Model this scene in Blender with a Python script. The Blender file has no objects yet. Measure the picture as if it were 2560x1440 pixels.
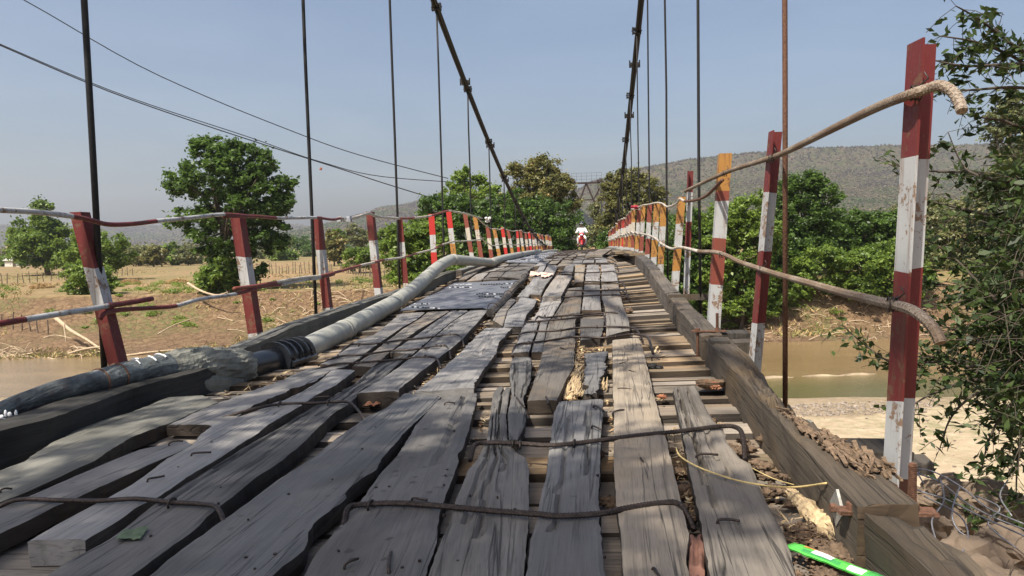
import bpy, math, random
import numpy as np
from mathutils import Vector, Matrix, noise as mnoise
random.seed(11); RNG = np.random.default_rng(11)
SC = bpy.context.scene
COL = SC.collection
# ------------------------------------------------------------------ camera
F = 1850.0; PITCH = math.radians(3.5); YAW = math.radians(6.41); ROLL = math.radians(-1.4)
CM = Matrix.Rotation(YAW, 3, 'Z') @ Matrix.Rotation(math.pi/2-PITCH, 3, 'X') @ Matrix.Rotation(ROLL, 3, 'Z')
cam = bpy.data.objects.new('camera', bpy.data.cameras.new('camera')); COL.objects.link(cam)
cam.data.sensor_width = 36.0; cam.data.lens = 36.0*F/2560.0
cam.data.clip_start = 0.05; cam.data.clip_end = 12000
cam.matrix_world = CM.to_4x4()
SC.camera = cam
# ------------------------------------------------------------------ sky, sun, exposure
SUN = Vector((-0.29, -0.46, 0.84)).normalized()          # towards the sun
w = bpy.data.worlds.new('World'); SC.world = w; w.use_nodes = True
nt = w.node_tree; nt.nodes.clear()
sky = nt.nodes.new('ShaderNodeTexSky'); sky.sky_type = 'NISHITA'; sky.sun_disc = False
sky.sun_elevation = math.asin(SUN.z); sky.sun_rotation = math.atan2(SUN.x, SUN.y)
sky.altitude = 100; sky.air_density = 1.0; sky.dust_density = 4.5; sky.ozone_density = 2.0
bg = nt.nodes.new('ShaderNodeBackground'); bg.inputs[1].default_value = 0.092
wo = nt.nodes.new('ShaderNodeOutputWorld')
tc = nt.nodes.new('ShaderNodeTexCoord'); mpg = nt.nodes.new('ShaderNodeMapping'); mpg.inputs['Scale'].default_value = (1.2, 1.2, 5.5); mpg.inputs['Rotation'].default_value = (.15, .1, 0)
nz = nt.nodes.new('ShaderNodeTexNoise'); nz.inputs['Scale'].default_value = 2.2; nz.inputs['Detail'].default_value = 5; nz.inputs['Distortion'].default_value = .8
rp = nt.nodes.new('ShaderNodeValToRGB'); rp.color_ramp.elements[0].position = .45; rp.color_ramp.elements[0].color = (1,1,1,1); rp.color_ramp.elements[1].position = .8; rp.color_ramp.elements[1].color = (1.22,1.16,1.1,1)
mxs = nt.nodes.new('ShaderNodeMix'); mxs.data_type = 'RGBA'; mxs.blend_type = 'MULTIPLY'; mxs.inputs[0].default_value = 1
nt.links.new(tc.outputs['Generated'], mpg.inputs[0]); nt.links.new(mpg.outputs[0], nz.inputs['Vector']); nt.links.new(nz.outputs['Fac'], rp.inputs[0])
nt.links.new(sky.outputs[0], mxs.inputs[6]); nt.links.new(rp.outputs[0], mxs.inputs[7]); nt.links.new(mxs.outputs[2], bg.inputs[0]); nt.links.new(bg.outputs[0], wo.inputs[0])
sl = bpy.data.lights.new('sun', 'SUN'); sl.energy = 4.3; sl.angle = math.radians(0.55); sl.color = (1.0, 0.93, 0.82)
so = bpy.data.objects.new('sun', sl); COL.objects.link(so)
so.rotation_euler = (-SUN).to_track_quat('-Z', 'Y').to_euler()
SC.view_settings.view_transform = 'Standard'; SC.view_settings.look = 'None'
SC.view_settings.gamma = 1; SC.view_settings.exposure = 0.78; SC.view_settings.use_curve_mapping = False
SC.render.engine = 'CYCLES'
# ------------------------------------------------------------------ helpers: picture point -> place
def ray(px, py):
    return CM @ Vector(((px-1280)/F, (720-py)/F, -1))
def atX(px, py, X):
    d = ray(px, py); return d*(X/d.x)
def atY(px, py, Y):
    d = ray(px, py); return d*(Y/d.y)
def atZ(px, py, Z):
    d = ray(px, py); return d*(Z/d.z)
def lerp(a, b, t): return a+(b-a)*t
ZR = [(-5,-.9),(0,-.88),(4,-.87),(5.5,-.86),(7,-.81),(8.5,-.74),(10.3,-.61),(12.2,-.50),(16,-.43),(22,-.43),(30,-.46),(46,-.58),(60,-.74),(80,-1.0),(100,-1.4),(125,-2.0),(140,-2.2)]
ZL = [(-5,-.95),(0,-.95),(3,-.96),(6,-.98),(9,-.92),(11.5,-.86),(14,-.76),(16,-.71),(20,-.64),(27,-.66),(46,-.70),(60,-.84),(80,-1.1),(100,-1.5),(125,-2.0),(140,-2.2)]
def pw(T, y):
    if y <= T[0][0]: return T[0][1]
    for (a, b), (c, d) in zip(T, T[1:]):
        if y <= c: return lerp(b, d, (y-a)/(c-a))
    return T[-1][1]
def deckz(x, y):
    t = (x+2.9)/3.62; t = max(-.2, min(1.2, t))
    return lerp(pw(ZL, y), pw(ZR, y), t)
PT = .07                                               # plank thickness
def deck(px, py, h=PT):
    d = ray(px, py); y = 4.0; lo, hi = .5, 130.
    f = lambda s: d.z*s-(deckz(d.x*s, d.y*s)+h)
    s = .5; prev = s
    while s < 140 and f(s) > 0: prev = s; s *= 1.04
    lo, hi = prev, s
    for _ in range(30):
        m = (lo+hi)/2
        if f(m) > 0: lo = m
        else: hi = m
    return d*lo
# ------------------------------------------------------------------ helpers: objects
def tag(o, label=None, cat=None, group=None, kind=None):
    if label: o['label'] = label
    if cat: o['category'] = cat
    if group: o['group'] = group
    if kind: o['kind'] = kind
    return o
def thing(name, label, cat, loc=(0,0,0), group=None):
    o = bpy.data.objects.new(name, None); COL.objects.link(o); o.location = loc
    o.empty_display_size = .1
    return tag(o, label, cat, group)
def setparent(o, p):
    o.parent = p
    q = p; off = Vector((0,0,0))
    m = Matrix.Translation(-Vector(p.get('_w', p.location)))
    o.matrix_parent_inverse = m
    return o
def mk(name, V, Fc, mats, parent=None, uv=None, smooth=False, col=None, fm=None):
    me = bpy.data.meshes.new(name)
    V = np.asarray(V, dtype=np.float32)
    if isinstance(Fc, np.ndarray):
        n, k = Fc.shape
        me.vertices.add(len(V)); me.vertices.foreach_set('co', V.ravel())
        me.loops.add(n*k); me.loops.foreach_set('vertex_index', Fc.astype(np.int32).ravel())
        me.polygons.add(n); me.polygons.foreach_set('loop_start', np.arange(0, n*k, k, dtype=np.int32))
        me.polygons.foreach_set('loop_total', np.full(n, k, dtype=np.int32))
        me.update(calc_edges=True)
    else:
        me.from_pydata([tuple(map(float, v)) for v in V], [], Fc); me.update()
    if not isinstance(mats, (list, tuple)): mats = [mats]
    for m in mats: me.materials.append(m)
    if fm is not None: me.polygons.foreach_set('material_index', np.asarray(fm, dtype=np.int32))
    if uv is not None:
        l = me.uv_layers.new(name='UVMap')
        idx = np.empty(len(me.loops), dtype=np.int32); me.loops.foreach_get('vertex_index', idx)
        l.data.foreach_set('uv', np.asarray(uv, dtype=np.float32)[idx].ravel())
    if col is not None:
        a = me.color_attributes.new('Col', 'FLOAT_COLOR', 'POINT')
        c = np.asarray(col, dtype=np.float32)
        if c.ndim == 1: c = np.stack([c, c, c, np.ones_like(c)], 1)
        elif c.shape[1] == 3: c = np.hstack([c, np.ones((len(c), 1), dtype=np.float32)])
        a.data.foreach_set('color', c.ravel())
    if smooth: me.polygons.foreach_set('use_smooth', np.ones(len(me.polygons), dtype=bool))
    me.validate()
    o = bpy.data.objects.new(name, me); COL.objects.link(o)
    if parent: 
        o.parent = parent
        o.matrix_parent_inverse = Matrix.Translation(-world_of(parent))
    return o
def world_of(p):
    # every mesh is written in world space; only Empties carry a location
    v = Vector(p.location) if p.type == 'EMPTY' else Vector((0,0,0))
    return v
class MB:
    def __init__(s): s.V=[]; s.F=[]; s.M=[]; s.UV=[]
    def add(s, V, Fc, m=0, uv=None):
        b = len(s.V); s.V += [tuple(v) for v in V]; s.F += [tuple(i+b for i in f) for f in Fc]; s.M += [m]*len(Fc)
        s.UV += list(uv) if uv is not None else [(v[0], v[2]) for v in V]
    def box(s, c, sx, sy, sz, R=None, m=0, jit=0):
        V=[]; 
        for x in (-1,1):
            for y in (-1,1):
                for z in (-1,1):
                    v = Vector((x*sx/2, y*sy/2, z*sz/2))
                    if jit: v += Vector([random.uniform(-jit, jit) for _ in range(3)])
                    if R is not None: v = R @ v
                    V.append(v+Vector(c))
        s.add(V, [(0,1,3,2),(4,6,7,5),(0,4,5,1),(2,3,7,6),(0,2,6,4),(1,5,7,3)], m)
    def tube(s, pts, r, n=8, m=0, cap=True, jit=0):
        pts = [Vector(p) for p in pts]; k = len(pts)
        rr = r if isinstance(r, (list, tuple)) else [r]*k
        V=[]; UV=[]; L=0
        t0 = (pts[1]-pts[0]).normalized()
        ref = Vector((0,0,1)) if abs(t0.z) < .9 else Vector((1,0,0))
        u = (ref-t0*ref.dot(t0)).normalized()
        for i, p in enumerate(pts):
            t = (pts[min(i+1,k-1)]-pts[max(i-1,0)])
            t = t.normalized() if t.length > 1e-9 else t0
            u = (u-t*u.dot(t)).normalized(); v = t.cross(u)
            if i: L += (p-pts[i-1]).length
            for j in range(n):
                a = 2*math.pi*j/n
                q = rr[i]*(1+(random.uniform(-jit, jit) if jit else 0))
                V.append(p+u*math.cos(a)*q+v*math.sin(a)*q); UV.append((j/n, L))
        Fc=[]
        for i in range(k-1):
            for j in range(n):
                a=i*n+j; b=i*n+(j+1)%n
                Fc.append((a,b,b+n,a+n))
        if cap:
            Fc.append(tuple(range(n))[::-1]); Fc.append(tuple(range((k-1)*n, k*n)))
        s.add(V, Fc, m, UV)
    def sphere(s, c, rx, ry=None, rz=None, n=8, m=0, noise=0, R=None, sc=3.):
        ry = ry or rx; rz = rz or rx
        V=[]; Fc=[]; seed = Vector((random.random()*50, random.random()*50, 0))
        for i in range(n+1):
            th = math.pi*i/n
            for j in range(n*2):
                ph = math.pi*j/n
                d = Vector((math.sin(th)*math.cos(ph), math.sin(th)*math.sin(ph), math.cos(th)))
                q = 1+(noise*mnoise.noise(d*sc*.5+seed)+noise*.5*mnoise.noise(d*sc*1.3+seed) if noise else 0)
                v = Vector((d.x*rx*q, d.y*ry*q, d.z*rz*q))
                if R is not None: v = R @ v
                V.append(v+Vector(c))
        for i in range(n):
            for j in range(n*2):
                a=i*n*2+j; b=i*n*2+(j+1)%(n*2)
                Fc.append((a, a+n*2, b+n*2, b))
        s.add(V, Fc, m)
    def build(s, name, mats, parent=None, smooth=False):
        return mk(name, s.V, s.F, mats, parent, uv=s.UV, smooth=smooth, fm=s.M)
def smoothpath(pts, sub=4):
    P=[Vector(p) for p in pts]; out=[]
    for i in range(len(P)-1):
        a=P[max(i-1,0)]; b=P[i]; c=P[i+1]; d=P[min(i+2,len(P)-1)]
        for k in range(sub):
            t=k/sub; t2=t*t; t3=t2*t
            out.append(.5*((2*b)+(c-a)*t+(2*a-5*b+4*c-d)*t2+(3*b-a-3*c+d)*t3))
    out.append(P[-1]); return out
# ------------------------------------------------------------------ materials
class NT:
    def __init__(s, name):
        s.m = bpy.data.materials.new(name); s.m.use_nodes = True; s.t = s.m.node_tree
        s.t.nodes.clear(); s.out = s.t.nodes.new('ShaderNodeOutputMaterial')
        s.b = s.t.nodes.new('ShaderNodeBsdfPrincipled'); s.t.links.new(s.b.outputs[0], s.out.inputs[0])
    def n(s, ty, **kw):
        nd = s.t.nodes.new('ShaderNode'+ty)
        for k, v in kw.items():
            if k.startswith('i_'):
                key = k[2:]; nd.inputs[int(key) if key.isdigit() else key.replace('_', ' ')].default_value = v
            else: setattr(nd, k, v)
        return nd
    def l(s, a, b): s.t.links.new(a, b)
    def coord(s, kind='UV', scale=(1,1,1)):
        if kind == 'World': src = s.n('NewGeometry').outputs['Position']
        else: src = s.n('TexCoord').outputs[kind]
        mp = s.n('Mapping'); mp.inputs['Scale'].default_value = scale; s.l(src, mp.inputs[0]); return mp.outputs[0]
    def noise(s, vec, scale, detail=4, rough=.6, dist=0):
        nd = s.n('TexNoise'); nd.inputs['Scale'].default_value = scale; nd.inputs['Detail'].default_value = detail
        nd.inputs['Roughness'].default_value = rough; nd.inputs['Distortion'].default_value = dist
        if vec is not None: s.l(vec, nd.inputs['Vector'])
        return nd.outputs['Fac']
    def ramp(s, fac, stops, interp='LINEAR'):
        r = s.n('ValToRGB'); e = r.color_ramp.elements; r.color_ramp.interpolation = interp
        while len(e) > 1: e.remove(e[-1])
        for i, (p, c) in enumerate(stops):
            q = e[0] if i == 0 else e.new(p); q.position = p
            if isinstance(c, (int, float)): c = (c, c, c)
            q.color = (*c[:3], 1)
        s.l(fac, r.inputs[0]); return r.outputs[0]
    def mix(s, f, a, b, mode='MIX'):
        m = s.n('Mix', data_type='RGBA', blend_type=mode)
        for k, v in ((0, f), (6, a), (7, b)):
            if hasattr(v, 'links') or hasattr(v, 'is_linked'): s.l(v, m.inputs[k])
            else: m.inputs[k].default_value = v if k == 0 else (*v[:3], 1)
        return m.outputs[2]
    def math(s, op, a, b=0):
        m = s.n('Math', operation=op)
        for k, v in ((0, a), (1, b)):
            if hasattr(v, 'is_linked'): s.l(v, m.inputs[k])
            else: m.inputs[k].default_value = v
        return m.outputs[0]
    def bump(s, h, strength=.5, dist=.01, prev=None):
        b = s.n('Bump'); b.inputs['Strength'].default_value = strength; b.inputs['Distance'].default_value = dist
        s.l(h, b.inputs['Height'])
        if prev is not None: s.l(prev, b.inputs['Normal'])
        return b.outputs[0]
    def fin(s, col=None, rough=.8, bump=None, metal=0, spec=.4):
        if col is not None:
            if hasattr(col, 'is_linked'): s.l(col, s.b.inputs['Base Color'])
            else: s.b.inputs['Base Color'].default_value = (*col[:3], 1)
        if hasattr(rough, 'is_linked'): s.l(rough, s.b.inputs['Roughness'])
        else: s.b.inputs['Roughness'].default_value = rough
        if bump is not None: s.l(bump, s.b.inputs['Normal'])
        s.b.inputs['Metallic'].default_value = metal
        s.b.inputs['Specular IOR Level'].default_value = spec
        return s.m
def wood(name, dark, mid, light, crack=.5, gs=1., warm=None, rough=(.5,.85), spot=0.):
    N = NT(name); uv = N.coord('UV', (1, 1, 1))
    info = N.n('ObjectInfo')
    off = N.n('VectorMath', operation='MULTIPLY_ADD'); 
    cx = N.n('CombineXYZ'); N.l(info.outputs['Random'], cx.inputs[0]); N.l(info.outputs['Random'], cx.inputs[1]); N.l(info.outputs['Random'], cx.inputs[2])
    N.l(cx.outputs[0], off.inputs[0]); off.inputs[1].default_value = (37, 53, 91); N.l(uv, off.inputs[2])
    base = off.outputs[0]
    def mp(sc):
        m = N.n('Mapping'); m.inputs['Scale'].default_value = sc; N.l(base, m.inputs[0]); return m.outputs[0]
    grain = N.noise(mp((62*gs, 1.6, 10)), 1.0, 6, .65, .25)
    fine = N.noise(mp((260*gs, 9, 10)), 1.0, 4, .6, .3)
    patch = N.noise(mp((3.2, 1.6, 3)), 1.0, 5, .6, .4)
    c = N.ramp(grain, [(.12, dark), (.42, mid), (.8, light)])
    c = N.mix(N.ramp(patch, [(.35, 0), (.7, .75)]), c, light, 'MIX')
    if warm: c = N.mix(N.ramp(N.noise(mp((2.5, 1.1, 4)), 1.3, 4, .6), [(.48, 0), (.68, .7)]), c, warm)
    c = N.mix(N.ramp(fine, [(.35, .35), (.5, 0)]), c, dark)
    ck = N.noise(mp((22*gs, .55, 5)), 1.0, 3, .55, .45)
    ckm = N.ramp(ck, [(.40-.02, 1), (.405, 1), (.425, 0)]) if crack > 0 else None
    ab = N.math('ABSOLUTE', N.math('SUBTRACT', ck, .5)); line = N.ramp(ab, [(0, 1), (.010+.013*crack, 0)])
    msk = N.ramp(N.noise(mp((5, .9, 2)), 1.1, 2), [(.46-.08*crack, 0), (.56, 1)])
    line = N.math('MULTIPLY', line, msk)
    c = N.mix(N.math('MULTIPLY', line, .85), c, (.012, .010, .009))
    if spot:
        v = N.n('TexVoronoi'); v.inputs['Scale'].default_value = 14; N.l(mp((1, 1, 1)), v.inputs['Vector'])
        wv = N.n('VectorMath', operation='MULTIPLY_ADD'); nz = N.n('TexNoise'); nz.inputs['Scale'].default_value = 30; N.l(mp((1,1,1)), nz.inputs['Vector']); N.l(nz.outputs['Color'], wv.inputs[0]); wv.inputs[1].default_value = (.03,.03,0); N.l(mp((1,1,1)), wv.inputs[2]); N.l(wv.outputs[0], v.inputs['Vector'])
        sp = N.ramp(v.outputs['Distance'], [(.16, 1), (.24, 0)] if spot < 0 else [(.12, 1), (.19, 0)])
        sp = N.math('MULTIPLY', sp, N.ramp(patch, [(.40, 0), (.48, 1)] if spot < 0 else [(.48, 0), (.56, 1)]))
        c = N.mix(N.math('MULTIPLY', sp, abs(spot)*.8), c, dark)
    st = N.noise(mp((1.1, .8, 1)), 1.0, 3, .6, 1.2)
    c = N.mix(N.ramp(st, [(.5, 0), (.62, .45)]), c, [v*.75 for v in dark])
    hv = N.n('HueSaturation'); N.l(c, hv.inputs['Color'])
    N.l(N.math('ADD', .72, N.math('MULTIPLY', info.outputs['Random'], .85)), hv.inputs['Value'])
    N.l(N.math('ADD', .7, N.math('MULTIPLY', N.math('FRACT', N.math('MULTIPLY', info.outputs['Random'], 7.3)), .7)), hv.inputs['Saturation'])
    h = N.math('ADD', N.math('MULTIPLY', grain, .5), N.math('MULTIPLY', fine, .25))
    h = N.math('SUBTRACT', h, N.math('MULTIPLY', line, 1.2))
    b = N.bump(h, .55, .006)
    b = N.bump(N.noise(mp((30, 30, 30)), 1, 5), .25, .004, b)
    r = N.ramp(patch, [(.3, rough[0]), (.7, rough[1])])
    return N.fin(hv.outputs[0], r, b)
def leafmat(name, dark, light, dry=None, trans=.35, rough=.45):
    N = NT(name); a = N.n('Attribute', attribute_name='Col')
    stops = [(0, dark), (.75, light)] if dry is None else [(0, dark), (.7, light), (.9, light), (1, dry)]
    c = N.ramp(a.outputs['Fac'], stops)
    N.fin(c, rough, spec=.35)
    tr = N.n('BsdfTranslucent'); N.l(N.mix(.6, c, [min(1, v*1.7) for v in light]), tr.inputs['Color'])
    ms = N.n('MixShader'); ms.inputs[0].default_value = trans
    N.l(N.b.outputs[0], ms.inputs[1]); N.l(tr.outputs[0], ms.inputs[2]); N.l(ms.outputs[0], N.out.inputs[0])
    return N.m
def paint(name, col, rust=(.13,.06,.035), wear=.35, kind='Object', rough=.55):
    N = NT(name); o = N.coord('World')
    n1 = N.noise(o, 38, 6, .7); n2 = N.noise(o, 7, 4, .6)
    m = N.math('ADD', N.math('MULTIPLY', n1, .5), N.math('MULTIPLY', n2, .5))
    dr = N.noise(N.coord('World', (60, 60, 3.5)), 1, 3, .5)
    k = N.ramp(m, [(.5-.0, 0), (.50+.13*(1-wear), 0), (.525+.13*(1-wear), 1)])
    c = N.mix(N.ramp(n2, [(.3, 0), (.75, .4)]), col, [v*.72 for v in col])
    c = N.mix(N.math('MULTIPLY', N.ramp(dr, [(.56, 0), (.68, .55)]), wear*2 if wear < .5 else 1), c, rust)
    c = N.mix(k, c, rust)
    return N.fin(c, N.ramp(n1, [(.3, rough-.15), (.7, rough+.2)]), N.bump(N.math('ADD', n1, N.math('MULTIPLY', k, -.6)), .3, .003))
def plain(name, col, rough=.6, metal=0, bs=0, bsc=40, var=.25):
    N = NT(name); o = N.coord('World')
    n = N.noise(o, bsc, 5, .6)
    c = N.mix(N.ramp(n, [(.3, 0), (.7, 1)]), [v*(1-var) for v in col], [min(1, v*(1+var)) for v in col])
    return N.fin(c, rough, N.bump(n, bs, .004) if bs else None, metal)
MAT = {}
M = MAT
M['side'] = wood('brown_side_gap_shade', (.014,.011,.009), (.042,.032,.024), (.075,.058,.043), .6, rough=(.8,.95))  # brown side and end faces, coloured darker to stand in for shade in gaps
M['plank'] = wood('grey_weathered_wood', (.060,.054,.049), (.145,.136,.127), (.215,.205,.192), .8, rough=(.42,.8), spot=.6)
M['plank_spotted'] = wood('spotted_grey_wood', (.055,.049,.044), (.14,.131,.121), (.205,.194,.18), .6, rough=(.5,.85), spot=-1)
M['plank_dusty'] = wood('dusty_brown_grey_wood', (.06,.048,.036), (.165,.138,.105), (.25,.212,.165), .9, warm=(.24,.19,.13), rough=(.65,.9))
M['plank_cracked'] = wood('cracked_grey_wood', (.035,.031,.028), (.13,.121,.11), (.225,.21,.19), 1.6, .8, rough=(.6,.9))
M['plank_brown'] = wood('brown_grey_wood', (.06,.052,.044), (.135,.120,.102), (.19,.172,.148), .8, warm=(.20,.145,.09))
M['crossboard'] = wood('dusty_brown_wood', (.04,.031,.023), (.15,.12,.09), (.29,.24,.18), 1.0, warm=(.30,.21,.13), rough=(.75,.95))
M['kerb'] = wood('rotten_kerb_wood', (.015,.013,.010), (.047,.039,.032), (.088,.075,.060), 1.6, 1.1, warm=(.10,.075,.05), rough=(.7,.95))
M['kerb_grey'] = wood('mossy_grey_kerb_wood', (.04,.04,.032), (.12,.118,.1), (.19,.185,.16), .8, .7, rough=(.75,.95))
M['kerb_dark'] = wood('black_stained_kerb_wood', (.006,.006,.005), (.016,.015,.013), (.05,.045,.036), .6, .7, rough=(.75,.95))
M['moss'] = wood('mossy_board', (.05,.05,.043), (.105,.103,.09), (.16,.155,.138), .25, 1.2, rough=(.8,.95), spot=.3)
M['rotten'] = plain('crumbled_wood', (.155,.105,.066), .95, 0, 1., 60, .55)
M['splinter'] = plain('pale_splintered_wood', (.48,.36,.21), .95, 0, .8, 70, .4)
M['mud'] = plain('dry_mud', (.125,.085,.055), 1, 0, 1., 50, .5)
M['straw'] = plain('dry_straw', (.42,.32,.18), .9, 0, 0, 30, .35)
M['dryleaf'] = plain('dry_leaf', (.24,.11,.06), .8, 0, .4, 30, .4)
M['iron'] = plain('dark_rusty_iron', (.055,.042,.036), .5, .55, .5, 90, .5)
M['rust'] = plain('brown_rust', (.13,.065,.04), .8, .2, .7, 90, .5)
M['cable'] = plain('black_steel_cable', (.018,.017,.017), .6, .3, .6, 60, .4)
M['red'] = paint('dull_red_paint', (.135,.020,.018), wear=.5)
M['red_bright'] = paint('bright_red_paint', (.42,.022,.018), wear=.25)
M['redbrown'] = paint('brick_red_paint', (.20,.05,.032), wear=.35)
M['orange'] = paint('rusty_orange_paint', (.36,.175,.04), (.15,.065,.03), wear=.75)
M['white'] = paint('chalky_white_paint', (.40,.405,.40), (.20,.13,.085), wear=.65)
M['white_rusty'] = paint('flaking_cream_paint', (.46,.42,.35), (.17,.09,.055), wear=.55)
M['rustpaint'] = paint('rust_brown_paint', (.13,.055,.035), (.05,.03,.025), wear=.5)

N = NT('rusty_cream_rebar'); o_ = N.coord('World'); n1_ = N.noise(o_, 3, 3, .6); n2_ = N.noise(o_, 160, 3, .7)
c_ = N.mix(N.ramp(n1_, [(.42, 0), (.58, 1)]), (.30,.25,.195), (.20,.145,.10)); c_ = N.mix(N.ramp(n2_, [(.47, 0), (.60, .8)]), c_, (.11,.07,.048))
M['rebar_cream'] = N.fin(c_, .8, N.bump(n2_, .4, .003))
# ================================================================== LAND
WZ = -5.5
CY, SY = math.cos(YAW), math.sin(YAW)
def depth(x, y): return y*CY - x*SY
def n2(x, y, s, seed=0): return mnoise.noise(Vector((x*s+seed, y*s-seed*1.3, seed*.37)))
def ground_z(x, y):
    d = depth(x, y)
    lat = x*CY + y*SY
    near = 27.5 - .16*lat + 1.2*n2(x, y, .07, 3)          # near shore of the river
    near = min(near, 29.6); near = max(near, 23.2)
    far = 38.0 + .9*n2(x, y, .09, 9)
    if d < near:
        t = (d-9.)/(near-9.)
        z = WZ + .30*(1-max(0, t))**1 + .10*n2(x, y, .25, 1) + .03
        z = lerp(z, WZ-.12, max(0, (t-.93)/.07)) if t > .93 else z
        if d < 9:
            k = min(1, (9-d)/6.0); k = k*k*(3-2*k)
            z = lerp(z, -1.75, k) + .12*k*n2(x, y, .9, 2)
        return z
    if d < far:
        a = min(d-near, far-d)
        z = WZ - .12 - .35*min(1, a/2.5)
        sb = math.exp(-((d-28.6-.12*(lat-10)-.7*n2(x,y,.35,44))/(.45+.25*n2(x,y,.3,40)))**2) * max(0, min(1, (lat-6.5)/1.5)) * max(0, min(1, (17-lat)/3))
        return z + sb*.545
    right = max(0, min(1, (lat-8)/6))
    w = lerp(13.5, 5.0, right)
    t = (d-far)/w
    if t < 1:
        # mud terrace, then the eroded slope
        s = t*.42 if t < .62 else .26 + (t-.62)/.38*.74
        z = WZ - .12 + (2.72)*s + .17*n2(x, y, .45, 5)*min(1, t*4) + .10*abs(n2(x, y, 1.4, 6))
        return z
    z = -2.9 + .10*n2(x, y, .12, 4) + .05*n2(x, y, .6, 7)*(1 if d < 120 else 0)
    if right > 0: z += right*min(2.2, (d-far-w)*.12)*(1 if d < 200 else max(0, 1-(d-200)/200))
    return z
def build_ground():
    ys = np.concatenate([np.arange(-14, 22, .5), np.arange(22, 62, .28), np.arange(62, 130, 1.6), np.arange(130, 420, 9), np.arange(420, 3600, 110)])
    nx = 300
    V=[]; C=[]
    for y in ys:
        half = 26 + max(0, y)*1.05
        for i in range(nx):
            u = -1+2*i/(nx-1)
            x = (u*abs(u)*.35+u*.65)*half
            z = ground_z(x, y)
            V.append((x, y, z)); d = depth(x, y); lat = x*CY+y*SY
            # R: bank mud, G: green, B: sand
            bank = 0; green = 0; sand = 0; dark = 0
            if d < 31: sand = 1; 
            if d < 7: sand = max(0, (d-3)/4)
            if d >= 31 and z < -2.98: bank = 1
            if d > 60 or bank == 0: green = max(0, min(1, .5+1.4*n2(x, y, .09, 12)+.5*n2(x, y, .4, 13))) * (1. if d < 150 else 1.0)
            if d > 150: green = max(green, min(1, (d-150)/60))
            if bank: green = max(0, min(1, 2.6*n2(x, y, .16, 21)+.9*n2(x, y, .7, 22)-.15))*.8
            if bank and z < WZ+.28: dark = 1-(z-WZ)/.28
            if d < 31 and z < WZ+.06: dark = .7
            C.append((bank, green, sand, min(1, max(0, dark))))
    n = len(ys)
    idx = np.arange(n*nx).reshape(n, nx)
    Fq = np.stack([idx[:-1,:-1], idx[:-1,1:], idx[1:,1:], idx[1:,:-1]], -1).reshape(-1, 4)
    N = NT('river_land'); a = N.n('Attribute', attribute_name='Col'); sp = N.n('SeparateColor'); N.l(a.outputs['Color'], sp.inputs[0])
    o = N.coord('World')
    nf = N.noise(o, 2.2, 7, .65); nc = N.noise(o, .16, 5, .6); ng = N.noise(o, 9, 5, .7)
    field = N.ramp(nf, [(.3, (.17,.11,.055)), (.5, (.28,.19,.10)), (.7, (.36,.26,.145))])
    field = N.mix(N.ramp(nc, [(.4, 0), (.65, .55)]), field, (.22,.13,.07))
    mud = N.ramp(nf, [(.3, (.10,.062,.035)), (.55, (.19,.122,.068)), (.75, (.27,.19,.112))])
    vor = N.n('TexVoronoi'); vor.feature = 'DISTANCE_TO_EDGE'; vor.inputs['Scale'].default_value = 2.6; N.l(o, vor.inputs['Vector'])
    crk = N.ramp(vor.outputs['Distance'], [(.0, 1), (.055, 0)])
    mud = N.mix(N.math('MULTIPLY', crk, .6), mud, (.10,.06,.038))
    sand = N.ramp(nf, [(.3, (.38,.29,.19)), (.7, (.52,.42,.29))])
    sand = N.mix(N.ramp(N.noise(o, 26, 3, .7), [(.35, .35), (.5, 0)]), sand, (.30,.23,.16))
    gr = N.ramp(ng, [(.3, (.05,.075,.02)), (.7, (.15,.19,.06))])
    c = N.mix(sp.outputs[0], field, mud)
    c = N.mix(sp.outputs[2], c, sand)
    gm = N.math('MULTIPLY', sp.outputs[1], N.ramp(N.noise(o, 3.1, 5, .7), [(.42, 0), (.6, 1)]))
    c = N.mix(N.math('MULTIPLY', gm, .8), c, gr)
    c = N.mix(N.math('MULTIPLY', a.outputs['Alpha'], .6), c, (.13,.085,.055))
    hh = N.math('ADD', nf, N.math('MULTIPLY', ng, .5)); hh = N.math('SUBTRACT', hh, N.math('MULTIPLY', N.math('MULTIPLY', crk, sp.outputs[0]), .5))
    m = N.fin(c, .95, N.bump(hh, .8, .12), spec=.2)
    g = mk('ground', V, Fq, m, col=np.array(C, dtype=np.float32), smooth=True)
    tag(g, 'tan dry field, cracked brown river bank and pale sand below the bridge', kind='structure')
    N = NT('muddy_river'); o = N.coord('World')
    nn = N.noise(N.coord('World', (.35, 1.2, 1)), .5, 4, .6)
    geo = N.n('NewGeometry'); sx = N.n('SeparateXYZ'); N.l(geo.outputs['Position'], sx.inputs[0])
    dd = N.math('SUBTRACT', N.math('MULTIPLY', sx.outputs[1], CY), N.math('MULTIPLY', sx.outputs[0], SY))
    grn = N.ramp(N.math('ADD', N.math('MULTIPLY', N.math('SUBTRACT', 29., dd), .12), N.math('MULTIPLY', nn, .3)), [(.1, 0), (.45, 1)])
    c = N.mix(N.ramp(nn, [(.3, 0), (.7, 1)]), (.17,.115,.055), (.25,.175,.09))
    c = N.mix(N.math('MULTIPLY', grn, N.ramp(sx.outputs[0], [(0, 0), (1, .8)])), c, (.085,.088,.035))
    mm = N.fin(c, .12, N.bump(N.noise(N.coord('World', (1, 2.5, 1)), 3.5, 5, .65), .5, .03), spec=.5)
    V=[(-80,18,WZ),(90,18,WZ),(90,60,WZ),(-80,60,WZ)]
    r = mk('river', V, [(0,1,2,3)], mm); tag(r, 'shallow brown river between sand and mud bank', kind='structure')
build_ground()
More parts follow.
